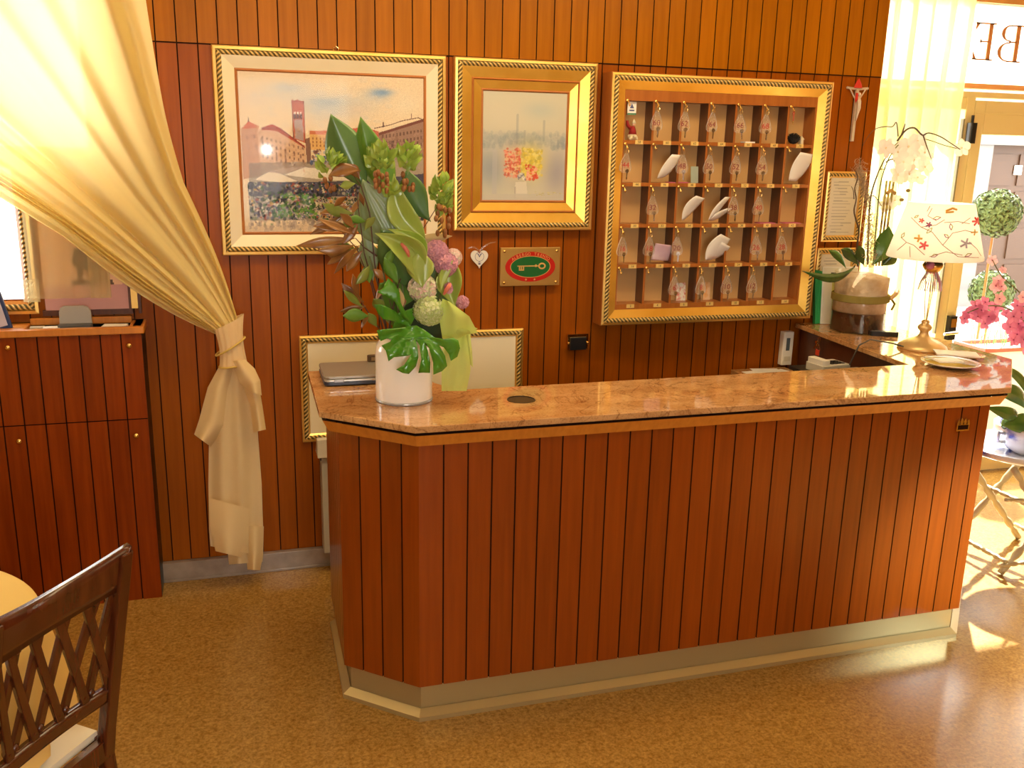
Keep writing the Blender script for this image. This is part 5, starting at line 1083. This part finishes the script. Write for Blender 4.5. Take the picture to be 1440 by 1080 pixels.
cv.matrix_local = WM[t.name].inverted() @ tfd @ WM[t.name]
# TV remote-like phone, white reader, hanging keys, lower devices
t = thing('cordless_phone', 'black cordless phone lying on the stone top before the glass vase', 'phone', (2.86, 3.56, TOP))
c = atZ(1240, 471, TOP); tf = flat_tf(c.x, c.y-.02, TOP, math.radians(-22))
b = MB(); b.rbox(-.072, .060, -.022, .022, .0, .022, .012, 0, tf); b.build('body', black, t, bevel=.005)
b = MB(); b.box(.01, .055, -.016, .016, .0222, .0228, 0, tf); b.build('display', mat('display_grey', (.12, .13, .13), .2), t)
b = MB()
for i in range(4):
    for j in range(3): b.box(-.062+.016*i, -.051+.016*i, -.017+.012*j, -.008+.012*j, .0222, .0232, 0, tf)
b.build('keypad', mat('key_grey', (.2, .2, .2), .4), t)
t = thing('white_wall_unit', 'slim white wall unit with a dark slot beside the counter return', 'wall unit', (2.685, 4.04, .93)); c = Vector((2.668, 4.03, .937))
b = MB(); b.rbox(c.x-.030, c.x+.030, 4.008, 4.046, c.z-.085, c.z+.085, .006); b.build('body', white, t, bevel=.004)
b = MB(); b.box(c.x-.012, c.x+.008, 4.0065, 4.008, c.z-.01, c.z+.055); lab(b.build('display', mat('slate', (.10, .13, .15), .3), t), 'dark slot display')
b = MB(); b.box(c.x-.018, c.x+.018, 4.0065, 4.008, c.z-.065, c.z-.04); b.build('button_panel', mat('offwhite', (.7, .68, .6), .4), t)
# keys hanging on the dark return
c = atX(1155, 478, 2.725); t = thing('hanging_key_bunch', 'bunch of keys with a red tag hanging on the dark inner counter side', 'keys', (c.x, c.y, c.z))
b = MB(); b.tube([(c.x-.012, c.y+.010*math.cos(k*PI/6), c.z+.012*math.sin(k*PI/6)) for k in range(13)], .0015, 5, cap=False); b.build('ring', brass, t)
for k, a in enumerate((-.5, -.1, .3, .6)):
    h = MB(); tfk = Matrix.Translation((c.x-.014-.002*k, c.y, c.z-.010)) @ Matrix.Rotation(a, 4, 'X'); h.box(-.001, .001, -.003, .003, -.045, -.01, 0, tfk); h.lathe([(.008, -.001), (.008, .001)], (0, 0, -.008), 10, 0, tfk @ Matrix.Rotation(PI/2, 4, 'Y')); h.build('key', brass if k % 2 else chrome, t)
h = MB(); h.box(c.x-.018, c.x-.012, c.y-.012, c.y+.012, c.z-.075, c.z-.048); lab(h.build('red_tag', mat('tag_red', (.7, .06, .02), .4), t), 'red key tag')
# dark ledge with phones under the return
t = thing('under_counter_ledge', 'black ledge under the counter return holding the desk devices', 'shelf', (2.62, 3.4, 0)); b = MB(); b.box(2.45, 2.66, 3.16, 3.66, .925, .94); b.build('board', mat('black_ledge', (.02, .018, .02), .4), t)
b = MB(); b.box(2.46, 2.48, 3.18, 3.64, .0, .925); b.build('support', dark_wood, t)
t = thing('desk_telephone', 'grey and white desk telephone base on the black ledge', 'telephone', (2.575, 3.52, .94))
tf = flat_tf(2.575, 3.54, .94, .1); b = MB(); b.rbox(-.08, .08, -.06, .06, 0, .035, .01, 0, tf); b.build('base', mat('light_grey_plastic', (.62, .60, .55), .4), t, bevel=.004)
b = MB(); b.rbox(-.075, -.035, -.055, .055, .035, .058, .008, 0, tf); b.build('handset', white, t, bevel=.006)
b = MB()
for i in range(4):
    for j in range(3): b.box(-.01+.02*i, .004+.02*i, -.035+.022*j, -.02+.022*j, .0352, .038, 0, tf)
b.build('buttons', black, t)
t = thing('desk_printer', 'dark grey flat device lying on the black ledge beside the telephone', 'device', (2.55, 3.30, .94)); b = MB(); b.rbox(2.46, 2.63, 3.19, 3.40, .94, .985, .012); b.build('case', mat('slate_grey', (.16, .15, .16), .4), t, bevel=.004)
b = MB(); b.box(2.49, 2.60, 3.22, 3.37, .9852, .988); b.build('panel', mat('mid_grey_panel', (.28, .26, .26), .35), t)
# ------------------------------------------------------------------ lamp
LC = Vector((2.925, 3.362, TOP)); t = thing('table_lamp', 'table lamp with a floral embroidered cream shade on a brass foot', 'lamp', LC)
b = MB(); b.lathe([(.103, 0), (.105, .006), (.100, .016), (.088, .024), (.080, .030), (.060, .040), (.040, .048), (.026, .056), (.020, .066), (.018, .078), (.028, .088), (.031, .098), (.024, .108), (.015, .114), (.019, .122), (.012, .130), (.0001, .131)], LC, 40); b.build('foot', mat('lamp_brass', (.78, .56, .26), .38, .6), t, smooth=True)
for a, e in ((-.022, -.040), (.014, .030), (.004, -.004)):
    b = MB(); b.tube([LC+Vector((a*.3, 0, .125)), LC+Vector((a, .0, .25)), LC+Vector((e, 0, .40)), LC+Vector((e*.3, 0, .47))], .0022, 6); b.build('stem', mat('stem_brass', (.80, .68, .42), .3, .8), t, smooth=True)
b = MB(); b.lathe([(.010, .0), (.030, .012), (.042, .028), (.044, .038), (.036, .05), (.0001, .052)], LC+Vector((-.0, 0, .335)), 24); b.build('socket_cup', mat('lamp_brass'if 0 else 'amber_brass', (.85, .50, .12), .25, .7), t, smooth=True)
b = MB()
for k in range(30):
    a = 2*PI*k/30; b.tube([LC+Vector((.022*math.cos(a), .022*math.sin(a), .342)), LC+Vector((.042*math.cos(a), .042*math.sin(a), .30)), LC+Vector((.050*math.cos(a), .050*math.sin(a), .262))], .0022, 4, mi=k % 3)
lab(b.build('tassel', [mat('tassel_pink', (.75, .22, .32), .6), mat('tassel_white', (.85, .8, .75), .6), mat('tassel_mauve', (.55, .35, .42), .6)], t), 'pink and white tassel fringe')
b = MB(); b.ball(LC+Vector((-.040, -.03, .375)), .018, 10); lab(b.build('pink_pompom', mat('tassel_pink', (.8, .2, .3), .6), t, smooth=True), 'pink pompom')
r0, r1, h0, h1 = .196, .134, .405, .640
shm = cloth('lamp_shade_cream', (.97, .90, .80), 0, .55)
b = MB(); b.lathe([(r0, h0), (r0+.001, h0+.004), (r1+.001, h1-.004), (r1, h1), (r1-.002, h1), (r0-.003, h0)], LC, 64)
sh = b.build('lamp_shade', shm, t, smooth='auto')
lamp('lamp_bulb_light', 'POINT', LC+Vector((0, 0, .52)), LC, 3, (1, .90, .74), .03)
b = MB()        # embroidery laid on the cone
vine, ered, eplum, egold, egreen, eblue = 0, 1, 2, 3, 4, 5
def cone(px_, py_):      # pixel on the shade -> point on the cone
    f_ = (py_-279)/(359-279); cxp = 1311+1*f_; hw = 45+15*f_; s_ = max(-1, min(1, (px_-cxp)/hw)); ang = math.asin(s_*.97)
    h = h1+(h0-h1)*f_; r_ = r1+(r0-r1)*f_+.0022; a = -2.286+ang; return LC+Vector((r_*math.cos(a), r_*math.sin(a), h))
def stitch(pts, w_, mi):
    Q = []
    for (xa, ya), (xb, yb) in zip(pts[:-1], pts[1:]):
        for k in range(4): Q.append(cone(xa+(xb-xa)*k/4, ya+(yb-ya)*k/4))
    Q.append(cone(*pts[-1])); b.tube(Q, w_, 5, mi)
for px_ in ([(1265, 348), (1275, 335), (1285, 338), (1300, 350)], [(1268, 330), (1275, 335)], [(1283, 355), (1280, 340)], [(1290, 312), (1305, 318), (1320, 335), (1340, 350), (1365, 352)], [(1275, 300), (1290, 312), (1308, 308), (1318, 300)], [(1300, 285), (1296, 296), (1308, 302)], [(1318, 304), (1335, 302), (1350, 305)], [(1320, 335), (1330, 318), (1345, 314), (1360, 318)], [(1306, 352), (1325, 344), (1345, 348)], [(1297, 282), (1294, 290)], [(1340, 305), (1350, 297)], [(1352, 330), (1362, 340), (1368, 350)]): stitch(px_, .0013, vine)
def flower(px_, py_, s_, mi, n=5, c=egold):
    for k in range(n):
        a = 2*PI*k/n; stitch([(px_+1, py_), (px_+s_*math.cos(a), py_+s_*math.sin(a))], .0042 if s_ > 4 else .003, mi)
    stitch([(px_-.5, py_), (px_+1, py_)], .004, c)
flower(1297, 337, 6, ered, c=egold); flower(1347, 332, 7, eblue, c=egreen); flower(1359, 302, 6, ered, 6); flower(1289, 328, 5, egold, 4, ered); flower(1299, 308, 4, eplum, c=ered); flower(1289, 303, 3.5, ered, c=egold); flower(1357, 317, 4, egold, 4, egreen)
for p_ in ([(1318, 288), (1326, 284), (1332, 286)], [(1318, 290), (1328, 289)]): stitch(p_, .0045, egold)
for x, y, dx, dy in ((1303, 300, 10, -3), (1326, 305, 2, 9), (1304, 312, -6, 8), (1270, 322, -3, 8), (1320, 320, 6, 5), (1308, 352, 8, -4), (1348, 350, 8, -4), (1284, 296, -5, 4)):
    stitch([(x, y), (x+dx*.5-dy*.2, y+dy*.5+dx*.2), (x+dx, y+dy)], .0016, eplum if dx > 0 else egreen); stitch([(x, y), (x+dx*.5+dy*.25, y+dy*.5-dx*.25), (x+dx, y+dy)], .0016, egreen)
lab(b.build('embroidery', [mat('thread_brown', (.28, .14, .08), .6), mat('thread_red', (.75, .12, .12), .6), mat('thread_plum', (.28, .08, .18), .6), mat('thread_gold', (.75, .42, .10), .6), mat('thread_green', (.35, .34, .10), .6), mat('thread_blue', (.42, .38, .46), .6)], sh), 'embroidered vines with red, gold and blue flowers')
b = MB(); P = [atZ(*p, TOP+.004) for p in ((1275, 490), (1262, 486), (1240, 492), (1222, 512))]
b.tube([LC+Vector((-.10, 0, .012)), LC+Vector((-.16, .0, .03)), LC+Vector((-.24, .05, .04)), LC+Vector((-.28, .07, .01)), LC+Vector((-.31, .08, -.08))], .0035, 6); b.build('cable', mat('cable_grey', (.10, .09, .07), .5), t, smooth=True)
# ------------------------------------------------------------------ dish, cards
t = thing('shallow_dish', 'round silver dish with a cream rim and yellow inside on the stone top', 'dish', (2.785, 3.03, TOP)); c = Vector((2.790, 3.035, TOP))
b = MB(); b.lathe([(.0001, .003), (.060, .003), (.085, .008), (.112, .018), (.114, .021), (.110, .022), (.085, .013), (.060, .009), (.0001, .008)], c, 48); b.build('dish', mat('dish_silver', (.78, .72, .62), .2, .6), t, smooth=True)
b = MB(); b.lathe([(.0001, .0085), (.060, .0095), (.084, .0135), (.100, .0185)], c, 48); lab(b.build('yellow_glaze', mat('yellow_glaze', (.80, .55, .12), .25), t, smooth=True), 'golden yellow inner glaze')
b = MB(); b.box(-.052, .052, -.035, .035, .020, .023, 0, flat_tf(c.x-.005, c.y+.01, TOP, -.25)); b.box(-.05, .05, -.033, .033, .0235, .026, 0, flat_tf(c.x-.002, c.y+.014, TOP, -.2)); tag(b.build('card_stack', paper), 'white cards lying in the round dish', 'cards')
c2 = Vector((2.93, 3.16, TOP)); b = MB(); b.lathe([(.0001, .002), (.04, .002), (.075, .014), (.077, .016), (.040, .007), (.0001, .006)], c2+Vector((.05, .0, 0)), 36); tag(b.build('gold_dish', mat('gold_dish', (.78, .52, .16), .25, .6), None, smooth=True), 'small golden dish behind the round silver one', 'dish')
b = MB(); b.box(-.085, .085, -.050, .050, .0185, .0235, 0, flat_tf(c2.x, c2.y, TOP, -.55)); tag(b.build('white_booklet', mat('booklet_white', (.85, .80, .76), .5)), 'white booklet lying across the golden dish', 'booklet')
# ================================================================== ORCHID STAND AT THE RIGHT
SX_, SY_ = 3.59, 3.32; cmet = mat('cream_gilt_metal', (.46, .41, .28), .4, .2)
t = thing('folding_stand', 'folding stand with turned cream legs crossing in an X beside the counter', 'stand', (SX_, SY_, 0))
TZ = .535
def turned(a, b_, r, name='leg'):
    a, b_ = Vector(a), Vector(b_); n = 26; pts = [a.lerp(b_, i/n) for i in range(n+1)]; rs = []
    for i in range(n+1):
        t_ = i/n; rs.append(r*(1-.25*abs(t_-.5))*(.62 if i in (3, 6, 11, 15, 20, 23) else 1.12 if i in (4, 5, 12, 14, 21, 22) else 1))
    m_ = MB(); m_.tube(pts, rs, 10); return m_.build(name, cmet, t, smooth=True)
for y in (SY_-.17, SY_+.17):
    turned((SX_-.26, y, TZ), (SX_+.20, y, .01), .018); turned((SX_+.26, y+.02, TZ), (SX_-.22, y+.02, .01), .018)
for x, z in ((SX_-.215, .075), (SX_+.185, .075), (SX_-.03, .30)): turned((x, SY_-.17, z), (x, SY_+.19, z), .012, 'stretcher')
turned((SX_-.24, SY_-.16, .055), (SX_+.22, SY_-.17, .055), .011, 'stretcher')
turned((SX_-.10, SY_-.17, .37), (SX_-.28, SY_-.17, .39), .009, 'stretcher')
t = thing('porcelain_tray', 'blue and white porcelain tray on the folding stand', 'tray', (SX_, SY_, TZ)); bw = mat('blue_white_glaze', (.72, .74, .78), .12, coat=.5, noise=((.10, .13, .42), 9, (1, 1, 1), .50, .60))
b = MB(); b.lathe([(.0001, .006), (.25, .006), (.285, .020), (.31, .045), (.315, .045), (.30, .018), (.26, .0), (.0001, .0)], (SX_, SY_, TZ), 48, sy=.8); b.build('tray', bw, t, smooth=True)
t = thing('porcelain_pot', 'white and blue porcelain pot with handles holding the pink orchid', 'pot', (SX_, SY_, TZ+.008)); b = MB(); b.lathe([(.0001, 0), (.09, 0), (.13, .03), (.17, .09), (.175, .13), (.165, .135), (.16, .10), (.0001, .09)], (SX_, SY_, TZ+.009), 36); b.build('bowl', bw, t, smooth=True)
b = MB(); b.tube([(SX_-.165, SY_, TZ+.11), (SX_-.205, SY_, TZ+.12), (SX_-.205, SY_, TZ+.075), (SX_-.165, SY_, TZ+.07)], .009, 8); b.build('handle', bw, t, smooth=True)
po = thing('pink_orchid', 'magenta pink orchid sprays with dark leaves in the porcelain pot', 'orchid', (SX_, SY_, TZ+.10))
def Q_(px, py, dy=0): return atY(px, py, SY_+.1+dy)
b = MB(); b.lathe([(.0001, .09), (.158, .10), (.12, .125), (.0001, .135)], (SX_, SY_, TZ+.009), 24); b.build('potting_moss', mat('dark_moss', (.06, .08, .03), .9), po, smooth=True)
for p0_, p1_, w_, k in (((1432, 588), (1385, 572), .06, dict(bow=.2, fold=.2)), ((1425, 590), (1408, 600), .05, dict(fold=.2)), ((1445, 580), (1388, 545), .075, dict(bow=.1, side=.1, fold=.2)), ((1450, 590), (1408, 598), .09, dict(bow=.2, fold=.15)), ((1455, 585), (1400, 512), .04, dict(side=.12, fold=.2)), ((1450, 580), (1520, 540), .08, dict(side=.12, fold=.2))):
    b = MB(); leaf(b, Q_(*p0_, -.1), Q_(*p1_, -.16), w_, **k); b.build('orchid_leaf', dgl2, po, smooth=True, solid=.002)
mg = [cloth('petal_magenta', (.74, .24, .44), 0, .35), mat('lip_dark', (.30, .02, .12), .5), cloth('petal_orchid_pink', (.90, .50, .60), 0, .4)]
FL = [(1362, 440, .034), (1372, 430, .034), (1380, 436, .034), (1390, 445, .034), (1385, 425, .030), (1400, 432, .036), (1396, 446, .032), (1375, 445, .03), (1405, 420, .034), (1356, 448, .03), (1395, 366, .028), (1404, 395, .030), (1400, 402, .036), (1408, 403, .030), (1410, 380, .02), (1430, 430, .036), (1425, 445, .038), (1436, 440, .038), (1432, 455, .040), (1420, 460, .040), (1430, 470, .040), (1440, 478, .042), (1438, 460, .04), (1425, 478, .034), (1445, 430, .036), (1438, 418, .03), (1446, 495, .04), (1450, 450, .04), (1385, 455, .03), (1415, 440, .024)]
for i, (x, y, s_) in enumerate(FL):
    b = MB(); blossom(b, Q_(x, y, rng.uniform(-.08, .04)), s_*1.0, mi=2 if y < 425 else 0, lip=1); b.build('blossom', mg, po, smooth=True)
for pts in ([(1452, 590), (1455, 520), (1445, 460), (1420, 435), (1390, 430), (1360, 440)], [(1452, 590), (1460, 480), (1440, 420), (1410, 390), (1396, 366)], [(1455, 590), (1462, 500), (1450, 440), (1435, 430)]): curvy(pts, .004, stemm, 'flower_stem', -.02, po, Q_)
# ================================================================== CHAIR AND TABLE, BOTTOM LEFT
BR = Vector((-.282, 2.146, .955)); BLp = Vector((-.490, 1.840, .955)); ax = (BLp-BR); ax.z = 0; Wc = ax.length; ax.normalize(); fw = Vector((-ax.y, ax.x, 0))
if fw.x > 0: fw = -fw           # towards the seat, away from the camera
ctr = (BR+BLp)/2; ctr.z = 0
ch = thing('dining_chair', 'dark wooden chair with a crossed lattice back and cream seat at the bottom left', 'chair', ctr)
def CP(u_, z, f_=0):     # u from right stile (0) to left stile (1); the back leans away from the seat as it rises
    lean = (.955-z)*.20 if z > .42 else (.955-.42)*.20-(.42-z)*.12
    bowd = -.035*math.sin(PI*u_)*max(0, (z-.42)/.53)
    return Vector((BR.x, BR.y, z))+ax*Wc*u_+fw*(lean+f_+bowd*-1)
def slab(name, fn, th, par=ch, nu=16, nv=4, m_=chair_wood): b = MB(); b.grid(fn, nu, nv); o = b.build(name, m_, par, smooth='auto', solid=th, bevel=0); return o
for u0 in (0.0, 1.0):
    b = MB(); n = 12; o = 0
    for i in range(n+1):
        z = .005+(.975-.005)*i/n; w2 = .020 if z > .4 else .017; c = CP(u0, z); 
        for a_, f_ in ((-w2, -.014), (w2, -.014), (w2, .014), (-w2, .014)): b.v.append(c+ax*a_*.95+fw*f_)
    for i in range(n):
        for k in range(4): b.face((4*i+k, 4*i+(k+1) % 4, 4*i+4+(k+1) % 4, 4*i+4+k))
    b.face((3, 2, 1, 0)); b.face((4*n, 4*n+1, 4*n+2, 4*n+3)); b.build('back_post', chair_wood, ch, bevel=.004)
slab('crest_rail', lambda u_, v_: CP(-.035+1.07*u_, .885+.030*math.sin(PI*u_)*-.6+(.085+.0)*v_+(.020*(abs(u_-.5)*2)**2)*v_), .020, nu=24)
slab('lower_rail', lambda u_, v_: CP(u_, .580+.035*v_), .020)
NLT = 5
for k in range(NLT):
    for s2 in (0, 1):
        ua, ub = (k+.08)/NLT, (k+1.32)/NLT
        if s2: ua, ub = (k+.92)/NLT, (k-.32)/NLT
        ua2 = min(max(ua, .03), .97); ub2 = min(max(ub, .03), .97)
        b = MB(); b.grid(lambda u_, v_: CP(ua2+(ub2-ua2)*u_+(v_-.5)*.060, .612+(.292)*u_, .003 if s2 else -.003), 10, 1)
        o = b.build('lattice_bar', chair_wood, ch, solid=.011, bevel=.002)
for k in range(NLT+1):
    for z_ in (.632, .872):
        b = MB(); 
        for s_ in (-.030, .030): b.ball(CP(min(max((k+.0)/NLT+s_, .03), .97), z_), .0105, 8)
        b.build('scroll', chair_wood, ch, smooth=True)
SD = .42
def SP(u_, d, z): return CP(u_, .44)*1.0+fw*d+Vector((0, 0, z-.44))
b = MB(); n = 10
b.grid(lambda u_, v_: SP(-.0+u_*1.0+(u_-.5)*.16*v_, .022+SD*v_, .475+.022*(1-(2*u_-1)**4)*(1-(2*v_-1)**4)), 16, 16); b.grid(lambda u_, v_: SP(u_+(u_-.5)*.16*v_, .022+SD*v_, .455), 4, 4)
for side in range(4):
    def sf(u_, v_, side=side):
        a, c_ = (u_, 0) if side == 0 else (u_, 1) if side == 1 else (0, u_) if side == 2 else (1, u_)
        return SP(a+(a-.5)*.16*c_, .022+SD*c_, .455+.020*v_)
    b.grid(sf, 16, 1)
lab(b.build('seat_cushion', mat('cream_upholstery', (.82, .76, .62), .7), ch, smooth='auto'), 'cream upholstered seat')
def bar(p, q, w_, h_, name): 
    b = MB(); d = (q-p).normalized(); s = d.cross(Vector((0, 0, 1))).normalized()*w_/2; hh = Vector((0, 0, h_/2)); b.add([p-s-hh, p+s-hh, p+s+hh, p-s+hh, q-s-hh, q+s-hh, q+s+hh, q-s+hh], [(3, 2, 1, 0), (4, 5, 6, 7), (0, 1, 5, 4), (1, 2, 6, 5), (2, 3, 7, 6), (3, 0, 4, 7)]); return b.build(name, chair_wood, ch, bevel=.003)
bar(SP(0, 0, .435), SP(1, 0, .435), .025, .055, 'seat_rail'); bar(SP(-.08, SD, .435), SP(1.08, SD, .435), .025, .055, 'seat_rail'); bar(SP(0, 0, .435), SP(-.08, SD, .435), .025, .055, 'seat_rail'); bar(SP(1, 0, .435), SP(1.08, SD, .435), .025, .055, 'seat_rail')
for u0 in (-.07, 1.07):
    b = MB(); p = SP(u0, SD-.005, .46); o = 0
    for z, w2 in ((.46, .020), (.30, .018), (.002, .012)):
        for a_, f_ in ((-w2, -w2), (w2, -w2), (w2, w2), (-w2, w2)): b.v.append(Vector((p.x, p.y, z))+ax*a_+fw*f_)
    for i in range(2):
        for k in range(4): b.face((4*i+k, 4*i+(k+1) % 4, 4*i+4+(k+1) % 4, 4*i+4+k))
    b.face((0, 1, 2, 3)); b.face((11, 10, 9, 8)); b.build('front_leg', chair_wood, ch, bevel=.003)
# table
TCN = Vector((-.98, 2.27, 0)); TR = .475
t = thing('round_table', 'small round cafe table hidden under the yellow cloth', 'table', TCN); b = MB(); b.lathe([(TR-.01, .725), (TR, .73), (TR, .748), (TR-.01, .75)], TCN, 48); b.build('tabletop', chair_wood, t)
b = MB(); b.lathe([(.22, 0), (.22, .02), (.05, .06), (.035, .12), (.035, .68), (.10, .725)], TCN, 24); b.build('pedestal', chair_wood, t, smooth='auto')
def clothm(r, z, drop, n=96, amp=.022, nf=11, sq=False):
    b = MB(); rings = [(0, 0), (.5, 0), (.96, 0), (1, .006), (1.012, .03)]+[(1.015+.01*k, .03+drop*k/8) for k in range(1, 9)]
    o = len(b.v)
    for i, (rr, dz) in enumerate(rings):
        for k in range(n):
            a = 2*PI*k/n; f_ = max(0, i-4)/8; R_ = r*rr+amp*f_*math.sin(nf*a)+amp*.4*f_*math.sin(nf*2.3*a+1)
            if i == 0: R_ = .0001
            b.v.append(TCN+Vector((R_*math.cos(a), R_*math.sin(a), z-dz)))
    for i in range(len(rings)-1):
        for k in range(n): b.face((o+i*n+k, o+i*n+(k+1) % n, o+(i+1)*n+(k+1) % n, o+(i+1)*n+k))
    return b
tag(clothm(TR+.004, .7535, .22).build('tablecloth', cloth('yellow_cloth', (.90, .66, .24), 0, .15), None, smooth=True), 'yellow round tablecloth hanging over the cafe table', 'tablecloth')
b = MB(); a0 = math.atan2(fw.y, fw.x); b.rbox(-.26, .26, -.26, .26, .7545, .7565, .01, 0, Matrix.Translation((TCN.x+.135, TCN.y-.195, 0)) @ Matrix.Rotation(.12, 4, 'Z')); tag(b.build('table_topper', mat('white_linen', (.86, .83, .76), .7)), 'square white linen topper lying on the yellow tablecloth', 'tablecloth')
